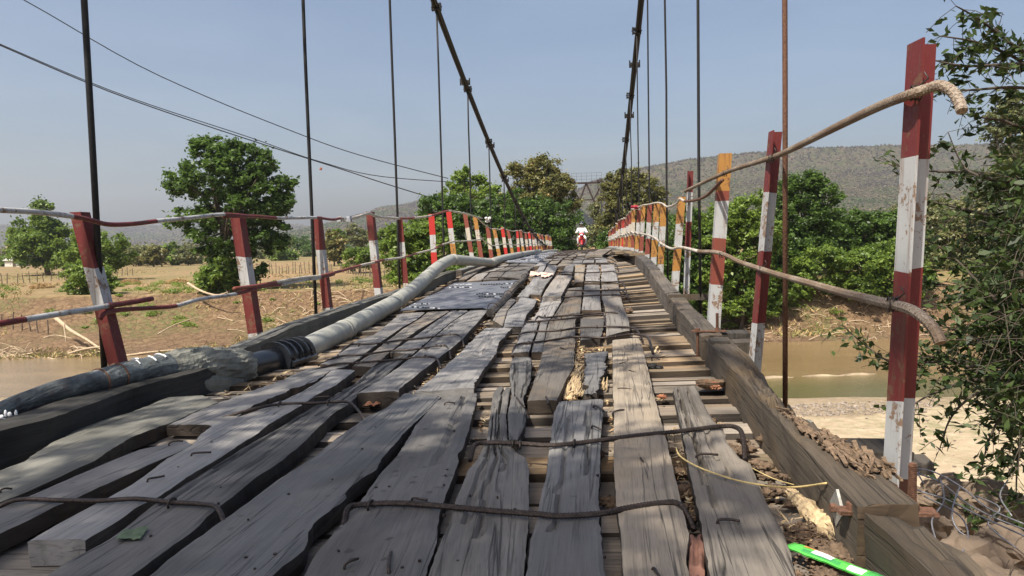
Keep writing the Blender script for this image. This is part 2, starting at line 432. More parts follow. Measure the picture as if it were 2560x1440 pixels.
# ------------------------------------------------------------------ hills
def hill(name, label, crest, D, foot, zfoot, mdark, mlight, seed, rough, rock=None):
    pts=[(p, D+ (q or 0)) for p, q in crest]
    W=[]
    for (px, py), dd in pts:
        d = ray(px, py); dep = d.y*CY-d.x*SY; W.append(d*(dd/dep))
    n = 260; m = 34
    P=[]
    S=[0]
    for a, b in zip(W, W[1:]): S.append(S[-1]+(b-a).length)
    for i in range(n):
        s = S[-1]*i/(n-1); k = 0
        while k < len(S)-2 and s > S[k+1]: k += 1
        t = (s-S[k])/(S[k+1]-S[k]); t2 = t*t*(3-2*t)
        P.append(Vector((lerp(W[k].x, W[k+1].x, t), lerp(W[k].y, W[k+1].y, t), lerp(W[k].z, W[k+1].z, t2*.4+t*.6))))
    V=[]
    for i, c in enumerate(P):
        c = c+Vector((0,0, D*.0022*mnoise.noise(Vector((i*.11, seed, 0)))+D*.0006*mnoise.noise(Vector((i*.5, seed, 3)))))
        dirn = Vector((-SY*-1, -CY, 0)); dirn = Vector((SY, -CY, 0)).normalized()
        for j in range(m):
            t = (j-8)/(m-9)        # <0 behind the crest
            if t < 0: v = c + dirn*(t*(D-foot)*1.6) + Vector((0,0, (c.z-zfoot)*t*.35))
            else:
                prof = 1-t
                if rock: prof = (1-t*.35) if t < .08 else (.972-.30*min(1, (t-.08)/.10) if t < .18 else .672*max(0,1-(t-.18)/.82)**1.15)
                else: prof = max(0,1-t)**1.1
                v = c + dirn*(t*(D-foot))
                v.z = zfoot + (c.z-zfoot)*max(0, prof)
                am = D*rough*math.sin(math.pi*min(1, t*1.3+.03)) if t < .75 else D*rough*.4
                gl = mnoise.noise(Vector((i*.16+seed, t*2.2, seed)))+.5*mnoise.noise(Vector((i*.42+seed, t*5, 9)))
                v.z += am*gl*.6 if t > .02 else 0
                v -= dirn*am*gl*2
            V.append(v)
    idx = np.arange(n*m).reshape(n, m)
    Fq = np.stack([idx[:-1,:-1], idx[:-1,1:], idx[1:,1:], idx[1:,:-1]], -1).reshape(-1, 4)
    N = NT(name+'_slope'); o = N.coord('World')
    a = N.noise(o, 18/D*10, 7, .7); b = N.noise(o, 60/D, 5, .6)
    sc = N.noise(N.coord('World', (.4, .4, 3)), 40/D*2, 5, .7)
    c = N.mix(N.ramp(a, [(.4, 0), (.6, 1)]), mdark, mlight)
    c = N.mix(N.ramp(b, [(.42, 0), (.6, .8)]), c, (.075,.085,.035))
    c = N.mix(N.ramp(sc, [(.56, 0), (.66, .75)]), c, (.22,.15,.10))
    mt = N.fin(c, 1, N.bump(a, 1., D*.006), spec=.05)
    h = mk(name, V, Fq, mt, smooth=True); tag(h, label, kind='structure')
    # dry forest: small crowns standing on the slope
    Vn = np.array([tuple(v) for v in V]).reshape(n, m, 3)
    K = 30000
    ii = RNG.random(K)*(n-1.01); jj = 7.6+(RNG.random(K)**1.25)*(m-9.7)
    i0 = ii.astype(int); j0 = jj.astype(int); fi = (ii-i0)[:,None]; fj = (jj-j0)[:,None]
    p = (Vn[i0,j0]*(1-fi)+Vn[i0+1,j0]*fi)*(1-fj)+(Vn[i0,j0+1]*(1-fi)+Vn[i0+1,j0+1]*fi)*fj
    s = D*.0021*(.4+RNG.random(K)**2*1.2)
    cz = s*.7
    tets = np.array([[1,0,-.6],[-.5,.87,-.6],[-.5,-.87,-.6],[0,0,1.1],[.6,.5,.5],[-.7,.1,.5]])
    rot = RNG.random(K)*6.28
    cr, sr = np.cos(rot), np.sin(rot)
    q = tets[None]*(.75+.5*RNG.random((K,6,1)))
    x = q[...,0]*cr[:,None]-q[...,1]*sr[:,None]; y = q[...,0]*sr[:,None]+q[...,1]*cr[:,None]
    vv = np.stack([x, y, q[...,2]], -1)*s[:,None,None]*np.array([.5,.5,.45]) + (p+np.stack([0*s,0*s,cz*.6],-1))[:,None]
    tri = np.array([[0,1,4],[1,2,5],[2,0,4],[2,4,5],[1,5,4],[4,5,3],[0,2,1]])
    tf = (np.arange(K)[:,None,None]*6+tri[None]).reshape(-1,3)
    nn = np.array([mnoise.noise(Vector((a_[0]*8/D*1.6, a_[1]*8/D*1.6, a_[2]*8/D*6+seed))) for a_ in p])
    tt = (jj-8)/(m-9); g = np.clip(np.where(tt<.05, .75, np.where(tt<.17, .05, .30+.45*np.clip((tt-.17)*2.2,0,1)))+nn*1.5+RNG.normal(0,.05,K), 0, 1)
    N = NT(name+'_forest'); a = N.n('Attribute', attribute_name='Col')
    c = N.ramp(a.outputs['Fac'], [(0, (.075,.06,.05)), (.3, (.125,.10,.068)), (.55, (.105,.10,.05)), (1, (.065,.085,.034))])
    f = mk(name+'_forest', vv.reshape(-1,3), tf, N.fin(c, 1, spec=.05), col=np.repeat(g, 6), smooth=True)
    tag(f, 'dry grey and green woodland covering the '+name.replace('_', ' '), kind='stuff')
hill('plateau_hill', 'long flat topped wooded hill with a rocky cliff band, right of the bridge', [((1430,485),0),((1480,455),0),((1560,432),0),((1620,420),0),((1700,404),0),((1780,396),0),((1850,388),0),((2000,376),0),((2100,373),0),((2200,368),0),((2330,369),0),((2450,364),0),((2560,362),0),((2760,372),0)], 1350, 640, -3, (.10,.082,.055), (.14,.118,.078), 3.1, .008, rock=True)
hill('middle_hill', 'hazy wooded hill rising behind the trees at the middle', [((600,625),0),((700,606),0),((800,578),0),((870,548),0),((900,538),0),((960,520),0),((1050,503),0),((1150,494),0),((1300,486),0),((1430,476),0),((1500,470),0),((1620,455),0)], 1800, 1000, -3, (.10,.085,.065), (.16,.13,.10), 8.7, .008)
hill('far_ridge', 'low pale ridge fading into haze behind the left field', [((-260,556),0),((-100,560),0),((0,564),0),((90,574),0),((170,568),0),((260,562),0),((400,567),0),((520,572),0),((620,566),0),((720,562),0),((800,575),0),((900,590),0)], 2700, 1500, -3, (.10,.085,.065), (.17,.14,.11), 5.3, .005)
# ------------------------------------------------------------------ leaves
def leafmesh(C, size, aspect=.45, up=.5, droop=0, col=None, flat=None, nrm=None):
    """one folded diamond per leaf centre"""
    n = len(C)
    d = RNG.normal(size=(n,3)); d[:,2] *= .6; d[:,2] -= droop
    d /= np.linalg.norm(d, axis=1)[:,None]
    u = RNG.normal(size=(n,3)); u[:,2] += up*2
    if nrm is not None: u = u*.7+nrm*1.5
    sd = np.cross(d, u); sd /= np.linalg.norm(sd, axis=1)[:,None]+1e-9
    s = size*(.6+.8*RNG.random(n))[:,None]
    nr = np.cross(sd, d)
    a = C-d*s*.5; b = C+sd*s*aspect*.5+nr*s*.07; c = C+d*s*.5; e = C-sd*s*aspect*.5+nr*s*.07
    V = np.stack([a,b,c,e],1).reshape(-1,3)
    Fq = np.arange(4*n).reshape(n,4)
    if col is None: col = RNG.random(n)
    return V, Fq, np.repeat(col, 4)
LEAF = {
 'deep': leafmat('deep_green_leaves', (.028,.052,.012), (.10,.17,.03), trans=.32),
 'bright': leafmat('bright_green_leaves', (.05,.09,.018), (.19,.27,.045), trans=.36),
 'olive': leafmat('olive_brown_leaves', (.06,.07,.02), (.20,.19,.06), (.36,.27,.11), trans=.3),
 'pale': leafmat('dusty_pale_leaves', (.07,.085,.035), (.22,.23,.095), (.30,.25,.14), trans=.3),
 'near': leafmat('small_oval_leaves', (.012,.026,.008), (.055,.085,.020), trans=.22, rough=.55),
}
BARK = plain('grey_brown_bark', (.11,.085,.06), .95, 0, .8, 9, .35)
def blob_clumps(blobs, D, r, dens, squash=.55, fill=.35):
    """crown volumes given as outlines in the photograph at distance D -> clump centres in the place"""
    out=[]
    for (cx, cy, rx, ry) in blobs:
        d = ray(cx, cy); dep = d.y*CY-d.x*SY; c = d*(D/dep); k = D/F
        a, b, cdep = rx*k, ry*k, rx*k*squash + .0
        vol = a*b*4.2
        n = max(3, int(dens*vol/(r*r)))
        for _ in range(n):
            v = Vector((random.gauss(0,1), random.gauss(0,1), random.gauss(0,1))).normalized()
            q = random.uniform(fill, 1)**.5*(1+.38*mnoise.noise(v*1.7+Vector((cx*.1, cy*.1, 0))))
            if random.random() < .16: q *= random.uniform(1.02, 1.16)
            p = c + Vector((v.x*a*q, v.y*cdep*1.3*q, v.z*b*q))
            out.append((p, c))
    return out
def tree(name, label, blobs, base, D, leaf='deep', lsize=.22, nleaf=5000, r=None, dens=.9, trunk_r=.16, group=None, limbs=True, cat='tree', fill=.3, squash=.8, shade=1., aspect=.5, base_world=None, clr=(.0, 1.)):
    if base_world is None:
        d = ray(*base); dep = d.y*CY-d.x*SY; bw = d*(D/dep); bw.z = ground_z(bw.x, bw.y)
    else: bw = base_world
    t = thing(name, label, cat, bw, group)
    k = D/F
    if r is None: r = max(.35, min(1.2, 26*k))
    r *= .72; cl = blob_clumps(blobs, D, r, dens*1.25, squash, fill)
    per = max(8, int(nleaf*3.0)//max(1, len(cl)))
    C=[]; Nn=[]; cc=[]
    for p, c in cl:
        v = RNG.normal(size=(per,3)); v /= np.linalg.norm(v, axis=1)[:,None]
        v[:,2] = np.where(RNG.random(per) < .65, np.abs(v[:,2]), v[:,2])
        q = (RNG.random(per)**.4)[:,None]
        rr = r*random.uniform(.55, 1.15)
        L = np.array(p)+v*q*rr*np.array([1.,1.,.7])
        st = RNG.random(per) < .28; L = np.where(st[:,None], L+RNG.normal(size=(per,3))*rr*.45, L)
        C.append(L); Nn.append(v)
        base_c = random.uniform(.1, .8)
        cc.append(np.clip(base_c+RNG.normal(0,.26,per), 0, 1))
    C = np.concatenate(C); Nn = np.concatenate(Nn); cc = np.concatenate(cc)
    cc = clr[0]+cc*(clr[1]-clr[0])
    V, Fq, cq = leafmesh(C, lsize*1.0, aspect*1.1, .4, .15, cc, nrm=Nn*.55)
    mk('crown', V, Fq, LEAF[leaf], t, col=cq)
    # trunk and limbs
    mb = MB(); cen = sum((p for p, c in cl), Vector())/len(cl)
    H = cen.z-bw.z
    fork = Vector((lerp(bw.x, cen.x, .35), lerp(bw.y, cen.y, .35), bw.z+H*.45))
    tr = [bw+Vector((0,0,-.3)), lerp(bw, fork, .5)+Vector((random.uniform(-.2,.2), 0, 0)), fork, lerp(fork, cen, .6)]
    mb.tube(smoothpath(tr, 3), [lerp(trunk_r*1.25, trunk_r*.55, i/9) for i in range(10)], 8, jit=.06)
    mb.build('trunk', BARK, t, smooth=True)
    if limbs:
        mb = MB()
        for p, c in random.sample(cl, min(len(cl), 26)):
            s = lerp(fork, cen, random.uniform(0,.6)); mid = lerp(s, p, .5)+Vector((random.uniform(-.3,.3),random.uniform(-.3,.3),random.uniform(-.1,.35)))*max(1, H*.08)
            mb.tube(smoothpath([s, mid, p], 3), [lerp(trunk_r*.38, trunk_r*.08, i/6) for i in range(7)], 5)
        mb.build('limb', BARK, t, smooth=True)
    return t
tree('broad_tree', 'tall dense dark green tree leaning over the river bank at left', [(560,392,72,44),(505,372,32,26),(620,402,80,42),(540,455,112,52),(640,478,88,50),(700,512,42,30),(452,455,40,38),(585,530,132,44),(485,560,58,40),(520,612,52,28),(655,560,72,36),(615,610,84,32),(575,650,54,30),(690,600,34,22),(575,700,44,34),(640,680,30,26),(430,460,22,12),(722,455,18,14),(500,352,22,14)], (545,735), 53, 'deep', .27, 17000, r=.62, dens=.62, trunk_r=.3, fill=.25)
tree('hanging_bush', 'low bright green bush under the tall dark tree', [(545,692,52,34),(520,708,34,26),(572,668,34,26),(548,720,44,18)], (545,738), 52, 'bright', .22, 3800, r=.45, cat='bush', trunk_r=.08)
tree('round_tree', 'rounded mid green tree behind the first railing post, far left', [(112,548,34,26),(112,520,20,16),(95,585,64,34),(140,600,60,38),(90,630,62,34),(150,645,60,28),(60,622,28,24)], (120,682), 100, 'bright', .42, 8000, r=1.25, dens=.7, trunk_r=.32, clr=(0,.75))
tree('spreading_tree', 'pale green spreading tree right of the far left hanger rod', [(225,600,50,24),(262,615,58,28),(215,640,62,30),(285,642,40,24),(250,662,60,22)], (240,700), 78, 'bright', .32, 6000, r=.9, trunk_r=.2, clr=(.1,.8))
tree('bank_bush', 'bright leafy bush on the bank behind the leftmost railing post', [(205,690,40,32),(240,700,50,34),(270,715,30,20),(200,725,34,20)], (230,745), 53, 'bright', .2, 4200, r=.5, cat='bush', trunk_r=.07)
tree('waterside_thicket', 'bright green thicket behind the left railing beside the cut of the bank', [(1010,585,52,30),(1000,620,48,34),(1040,640,60,44),(990,655,34,30),(1075,600,46,40),(1060,680,60,34),(1110,640,50,50),(1010,690,44,26),(1090,700,50,24),(1130,680,50,30)], (1045,725), 44, 'bright', .21, 10000, r=.5, cat='thicket', trunk_r=.09)
tree('sparse_top_tree', 'thin topped pale tree rising above the left thicket', [(1157,425,16,22),(1150,455,34,20),(1195,462,30,18),(1130,480,30,18),(1170,492,56,18),(1222,480,24,18)], (1170,640), 60, 'bright', .24, 2600, r=.55, dens=.45, trunk_r=.16, clr=(.2,1))
tree('bridgehead_tree', 'dark green tree just left of the sparse topped tree', [(1100,520,52,30),(1160,525,60,34),(1090,560,60,34),(1150,580,70,50),(1215,560,54,60),(1180,630,70,30),(1240,620,50,36)], (1140,660), 52, 'deep', .22, 8000, r=.6, trunk_r=.2)
tree('tall_olive_tree', 'tall olive crowned tree behind the left main cable', [(1348,418,40,26),(1310,440,50,32),(1385,452,52,34),(1350,480,84,40),(1405,500,46,44),(1300,500,52,34)], (1350,640), 68, 'olive', .26, 10000, r=.68, trunk_r=.3)
tree('dense_evergreen', 'dense dark tree standing at the left edge of the bridge end', [(1270,520,56,44),(1330,545,72,50),(1400,550,54,46),(1260,585,60,44),(1350,600,80,40),(1420,600,34,30),(1290,640,70,24),(1400,630,50,24)], (1340,650), 60, 'deep', .23, 10000, r=.6, trunk_r=.25)
tree('twin_tree', 'rounded yellow green tree right of the far tower', [(1570,448,42,28),(1540,475,44,34),(1605,480,50,36),(1575,520,72,40),(1530,560,32,44),(1600,570,52,40),(1640,530,34,40)], (1580,640), 72, 'olive', .28, 10000, r=.75, trunk_r=.3, clr=(0,.72))
tree('rail_side_tree', 'dark bushy tree half hidden by the right railing', [(1530,610,38,34),(1640,590,50,44),(1590,620,50,30),(1690,580,40,40),(1560,640,60,26),(1640,650,60,34)], (1600,660), 50, 'deep', .22, 5200, r=.55, trunk_r=.18)
tree('gap_bush', 'dusty yellowish scrub in the gap beyond the rider', [(1488,590,24,22),(1500,565,18,26),(1475,606,26,16),(1492,530,12,20)], (1488,625), 105, 'pale', .38, 2600, r=1., cat='bush', trunk_r=.1)
tree('river_tree', 'tall full green tree right of the second near railing post', [(2010,452,50,28),(1990,485,58,36),(2050,495,46,36),(2000,540,74,44),(2060,560,50,44),(1960,520,34,40),(2035,610,60,34),(1980,600,46,50),(2010,660,60,40)], (2010,700), 47, 'deep', .2, 11000, r=.52, trunk_r=.24)
tree('shaggy_bush', 'large bright green bush between the near railing posts', [(1880,520,56,36),(1830,560,60,44),(1900,580,66,46),(1790,610,54,50),(1850,650,70,50),(1910,680,52,48),(1800,690,54,50),(1870,740,60,34),(1800,750,46,40),(1850,775,70,24),(1930,735,50,40)], (1850,790), 41, 'bright', .2, 15000, r=.46, cat='bush', trunk_r=.1, clr=(0,.9))
tree('rail_thicket', 'dark green thicket behind the orange and white posts', [(1720,560,40,44),(1690,620,46,50),(1730,650,50,56),(1690,690,46,46),(1745,730,46,40),(1700,750,60,40),(1780,770,40,26),(1740,690,50,40)], (1720,760), 41.5, 'deep', .2, 8000, r=.45, cat='thicket', trunk_r=.1)
tree('back_row_tree', 'mid green tree behind the nearest red and white post', [(2130,560,50,34),(2180,570,60,38),(2100,610,60,38),(2230,560,50,36),(2180,620,70,34),(2090,660,60,34),(2250,610,50,40)], (2160,690), 50, 'deep', .22, 8000, r=.6, trunk_r=.2, clr=(.1,.9))
tree('overhanging_bush', 'leafy bush overhanging the brown bank behind the nearest post', [(2060,650,60,34),(2130,660,70,36),(2200,650,60,40),(2100,700,50,24),(2180,700,60,26),(2010,680,44,26),(2260,640,50,50),(2290,700,40,44),(2140,730,70,18),(2240,735,60,22),(2050,715,50,20),(1990,730,40,24)], (2150,730), 42, 'bright', .2, 11000, r=.46, cat='bush', trunk_r=.1, clr=(0,.9))
tree('slope_tree', 'pale green tree on the slope behind the near branches', [(2350,560,56,44),(2400,600,60,50),(2330,620,56,44),(2440,540,54,50),(2480,620,60,60),(2360,660,60,34),(2420,690,60,30)], (2390,690), 48, 'pale', .22, 7000, r=.6, trunk_r=.2)
tree('tall_pale_tree', 'tall pale tree top at the right edge above the near branches', [(2520,260,40,34),(2500,310,40,40),(2545,350,50,60),(2540,440,60,60)], (2560,690), 44, 'pale', .2, 5200, r=.55, trunk_r=.24, clr=(0,.7))
for px, py, rx, ry, D, lf, lab in [(345,640,26,20,150,'pale','dusty bush left of the dry field hedge'),(385,640,30,22,140,'olive','brown leafed shrub in the middle of the field hedge'),(432,636,26,24,150,'bright','green shrub in the far hedge left of the tall tree'),(470,640,28,20,145,'pale','pale shrub in the far hedge next to the tall tree'),
      (310,650,20,14,165,'bright','small green shrub at the left end of the field hedge'),(752,612,26,20,260,'deep','small dark round tree alone beyond the far field'),(725,615,16,20,270,'olive','thin brown tree beside the dark round tree in the far field'),(834,618,27,38,115,'olive','brown leafed tree right of the third railing post'),(848,592,22,18,190,'bright','bright green tree top behind the brown leafed tree'),
      (893,592,30,28,170,'pale','pale tree left of the fourth railing post'),(900,645,42,26,80,'bright','low green bush behind the fourth railing post'),(962,600,24,34,90,'bright','bright bush left of the waterside thicket'),(15,655,18,14,190,'bright','small tree by the white shed at the far left'),(60,600,16,40,210,'deep','dark tree behind the round tree at far left')]:
    tree('hedge_tree' if ry > 24 else 'hedge_shrub', lab, [(px, py, rx, ry), (px+rx*.4, py+ry*.3, rx*.7, ry*.6)], (px, py+ry+6), D, lf, .0042*D if D<150 else .6, 1500, r=max(.5, rx*D/F*.36), dens=.8, trunk_r=.12, limbs=False, cat='tree' if ry > 24 else 'shrub', group=None)
hd = random.Random(5)
for k in range(34):
    px = hd.choice([hd.uniform(-30, 560), hd.uniform(280,540), hd.uniform(640,960)]); D = hd.uniform(155, 260); s = hd.uniform(14, 30); py = 630+ (2.9/D*F)*.55 - s*.45
    lf = hd.choice(['pale','pale','olive','bright','deep'])
    tree('hedge_shrub', {'pale':'dusty pale green','olive':'brown leafed olive','bright':'fresh bright green','deep':'dark green'}[lf]+' shrub in the long hedge at the far side of the dry field', [(px, py, s, s*.75), (px+s*.5, py+s*.3, s*.8, s*.5)], (px, py+s), D, lf, .75, 420, r=1.6, dens=.9, trunk_r=.12, limbs=False, cat='shrub', group=lf.replace('deep','dark').replace('olive','brown')+' shrubs of the far field hedge')
# ------------------------------------------------------------------ field things
for px, py, rx, ry, D, lf, lab in [(1960,640,70,60,44,'deep','dark tree filling the gap left of the river tree'),(2300,540,60,50,60,'pale','pale tree behind the white part of the nearest post'),(2240,600,70,60,52,'bright','bright tree behind the lower half of the nearest post'),(2090,600,60,70,50,'deep','dark tree between the river tree and the nearest post'),(1780,580,60,60,42,'bright','bright tree behind the third near railing post'),(2420,650,90,60,50,'bright','green thicket behind the near branches at right')]:
    tree('bank_tree', lab, [(px,py,rx,ry),(px-rx*.5,py+ry*.5,rx*.7,ry*.6),(px+rx*.5,py+ry*.4,rx*.7,ry*.6)], (px, py+ry+20), D, lf, .2, 6000, r=.6, trunk_r=.16)
def hay(px, py, D, wpx, label):
    d = ray(px, py); dep = d.y*CY-d.x*SY; c = d*(D/dep); c.z = ground_z(c.x, c.y)
    n = 2600; a = wpx*D/F/2
    v = RNG.normal(size=(n,3)); v /= np.linalg.norm(v, axis=1)[:,None]; v[:,2] = np.abs(v[:,2])
    C = np.array(c)+v*np.array([a, a*.8, a*.42])*(.75+.3*RNG.random((n,1)))
    V, Fq, cq = leafmesh(C, a*.22, .12, .2)
    N = NT('hay'); at = N.n('Attribute', attribute_name='Col'); col = N.ramp(at.outputs['Fac'], [(0, (.30,.19,.09)), (1, (.55,.40,.20))])
    o = mk('hay_heap', V, Fq, N.fin(col, .95, spec=.1), col=cq)
    tag(o, label, 'hay', 'heaps of dry straw in the field')
hay(443,694,66,60,'golden straw heap in the field left of the tall dark tree')
hay(325,692,68,54,'flat straw heap in the field behind the second railing section')
hay(105,704,62,60,'brown straw heap at the far left of the field')
FP = plain('grey_fence_wood', (.13,.10,.075), .95, 0, .5, 20, .3)
def stakes(name, label, p0, p1, D0, D1, n, h=1.1, skip=0):
    a = ray(*p0); a = a*(D0/(a.y*CY-a.x*SY)); b = ray(*p1); b = b*(D1/(b.y*CY-b.x*SY))
    t = thing(name, label, 'fence', Vector((a.x, a.y, ground_z(a.x, a.y))))
    tops=[]
    for i in range(n):
        p = lerp(a, b, (i+random.uniform(-.25,.25))/max(1, n-1)); z = ground_z(p.x, p.y); hh = h*random.uniform(.75,1.2)
        q0 = Vector((p.x, p.y, z-.1)); q1 = Vector((p.x+random.uniform(-.15,.15), p.y, z+hh)); tops.append(q1)
        mb = MB(); mb.tube([q0, lerp(q0, q1, .5)+Vector((random.uniform(-.03,.03),0,0)), q1], [.05,.042,.035], 6, jit=.1); mb.build('stake', FP, t)
    mb = MB(); mb.tube([q-Vector((0,0,.25*h)) for q in tops], .012, 4); mb.build('wire', M['rust'], t)
stakes('stake_fence', 'row of grey stakes on the lower bank at far left', (-60,765), (120,795), 47.5, 45.5, 9, .95)
stakes('stake_fence', 'leaning stake fence crossing the field left of the tall tree', (0,694), (330,680), 72, 92, 22, 1.0)
stakes('stake_fence', 'grey stake fence in the field between the tall tree and brown leafed tree', (640,668), (830,668), 84, 84, 24, 1.2)
stakes('stake_fence', 'light stake fence behind the fourth railing post', (850,672), (960,690), 84, 66, 18, 1.1)
# shed at the far left
d = ray(42,662); c = d*(185/(d.y*CY-d.x*SY)); gz = ground_z(c.x, c.y)
t = thing('field_shed', 'tiny pale shed with low roof at the far left of the field', 'shed', Vector((c.x, c.y, gz)))
mb = MB(); mb.box((c.x, c.y, gz+.75), 4, 3, 1.5); mb.build('wall', plain('whitewash', (.6,.57,.5), .9), t)
mb = MB(); mb.add([(c.x-2.4,c.y-1.9,gz+1.5),(c.x+2.4,c.y-1.9,gz+1.5),(c.x+2.4,c.y+1.9,gz+1.5),(c.x-2.4,c.y+1.9,gz+1.5),(c.x-2.2,c.y,gz+2.3),(c.x+2.2,c.y,gz+2.3)], [(0,1,5,4),(2,3,4,5),(0,4,3),(1,2,5),(0,3,2,1)]); mb.build('roof', plain('roof_sheet', (.45,.42,.38), .7), t)
mb = MB(); mb.box((c.x+.6, c.y-1.53, gz+.6), .8, .08, 1.2); mb.build('door', plain('door_wood', (.08,.06,.04), .9), t)
# driftwood on the left mud terrace
DW = plain('bleached_driftwood', (.42,.32,.21), .9, 0, .6, 12, .3)
def drift(pts, Ds, r, label, grp=None, name='driftwood_branch', mat=None):
    P=[]
    for (px, py), D in zip(pts, Ds):
        d = ray(px, py); P.append(d*(D/(d.y*CY-d.x*SY)))
    mb = MB(); q = smoothpath(P, 4); mb.tube(q, [lerp(r, r*.35, i/(len(q)-1)) for i in range(len(q))], 7, jit=.12)
    o = mb.build(name, mat or DW, smooth=True); tag(o, label, 'driftwood', grp); return o
drift([(140,795),(175,825),(215,848),(262,880)], [43,42,41,39.6], .13, 'thick pale log leaning down the bank left of the first post')
drift([(170,885),(215,872),(262,868),(300,880)], [39.2,39.6,39.6,39.2], .08, 'curved pale branch at the water edge beside the thick log')
drift([(290,893),(350,884),(400,878),(520,868)], [38.8,39.2,39.4,40], .07, 'long thin branch lying at the water edge behind the black pipe')
drift([(110,845),(140,838),(180,846)], [40.6,41,40.6], .05, 'short bent stick on the mud left of the thick log')
drift([(395,835),(430,815),(470,800),(505,790)], [40.8,41.6,42.4,43], .04, 'thin stick on the mud slope right of the first post')
drift([(160,810),(163,835),(165,855)], [41.4,41.2,40.9], .06, 'upright broken stub beside the thick log')
drift([(470,708),(500,726),(540,738),(570,730)], [50,49,48,48], .10, 'grey fallen limb under the tall dark tree')
mb = MB()
for i in range(170):
    px = random.choice([random.uniform(0,300), random.uniform(560,960), random.uniform(700,900), random.uniform(-40,60)]); D = random.uniform(38.6, 41) if px < 310 else random.uniform(45.5,51)
    x0 = ray(px, 800); c = x0*(D/(x0.y*CY-x0.x*SY)); c.z = ground_z(c.x, c.y)+.03
    a = random.uniform(0,6.28); L = random.uniform(.3,1.5)
    e = c+Vector((math.cos(a)*L, math.sin(a)*L*.5, random.uniform(-.4,.45)*L)); m_ = lerp(c, e, .5)+Vector((0,0,random.uniform(-.1,.25)))
    mb.tube(smoothpath([c, m_, e], 3), random.uniform(.012,.035), 4)
tag(mb.build('twig_litter', DW), 'tangled dry twigs and roots along the left bank', kind='stuff')
mb = MB()
for i in range(150):
    px = random.uniform(1780,2330); D = random.uniform(38.3, 43)
    x0 = ray(px, 800); c = x0*(D/(x0.y*CY-x0.x*SY)); c.z = ground_z(c.x, c.y)+.02
    a = random.uniform(0,6.28); L = random.uniform(.3,1.2)
    e = c+Vector((math.cos(a)*L, math.sin(a)*L*.5, random.uniform(-.3,.5)*L))
    mb.tube(smoothpath([c, lerp(c, e, .5)+Vector((0,0,.1)), e], 3), random.uniform(.01,.025), 4)
tag(mb.build('root_litter', DW), 'dry roots hanging from the bank under the right bushes', kind='stuff')
# grass tufts on the banks and field
n = 9000
px = RNG.random(n)*2700-60; D = 39+RNG.random(n)**2*80
C=[]
for a, dd in zip(px, D):
    d = ray(a, 700); c = d*(dd/(d.y*CY-d.x*SY)); 
    if n2(c.x, c.y, .13, 31) < .02: continue
    C.append((c.x, c.y, ground_z(c.x, c.y)+.08))
C = np.array(C); C = np.repeat(C, 5, 0)+RNG.normal(0, .14, (len(C)*5, 3))*np.array([1,1,.3])
V, Fq, cq = leafmesh(C, .32, .14, -.2, -.9)
N = NT('grass_tufts'); at = N.n('Attribute', attribute_name='Col'); col = N.ramp(at.outputs['Fac'], [(0, (.10,.13,.03)), (.45, (.20,.20,.07)), (.6, (.38,.27,.12)), (1, (.5,.37,.18))])
tag(mk('bank_grass', V, Fq, N.fin(col, .9, spec=.1), col=cq), 'short dry and green grass tufts on the banks and field', kind='stuff')
# low green scrub on the banks
C=[]; cc=[]
for k in range(150):
    px = random.choice([random.uniform(-40,980), random.uniform(250,700), random.uniform(1750,2500)]); D = random.uniform(46, 66) if px < 1000 else random.uniform(41, 50)
    d = ray(px, 800); c = d*(D/depth(d.x, d.y)); r = random.uniform(.18,.62); n_ = int(260*r)
    v = RNG.normal(size=(n_,3)); v /= np.linalg.norm(v,axis=1)[:,None]; v[:,2] = np.abs(v[:,2])
    C.append(np.array([c.x, c.y, ground_z(c.x,c.y)])+v*r*RNG.random((n_,1))**.5*np.array([1.3,1,.7])); cc.append(np.clip(random.uniform(.2,.9)+RNG.normal(0,.2,n_),0,1))
C = np.concatenate(C); V, Fq, cq = leafmesh(C, .15, .5, .6, 0, np.concatenate(cc))
tag(mk('low_scrub', V, Fq, LEAF['bright'], col=cq), 'low green scrub dotted along both river banks', kind='stuff')
# pebbles on the near sand
mb = MB()
for i in range(700):
    px = random.uniform(1960, 2330) if i < 620 else random.uniform(1980, 2560)
    D = random.uniform(22.0, 23.8) if i < 620 else random.uniform(11, 22)
    d = ray(px, 1000); c = d*(D/(d.y*CY-d.x*SY)); c.z = ground_z(c.x, c.y)+.01
    s = random.uniform(.025,.09); mb.box(c, s*1.1, s*.8, s*.6, Matrix.Rotation(random.random()*6, 3, 'Z'), jit=s*.2)
tag(mb.build('gravel', plain('grey_pebbles', (.27,.225,.18), .9, 0, 0, 5, .45)), 'grey pebbles scattered at the near water edge', kind='stuff')
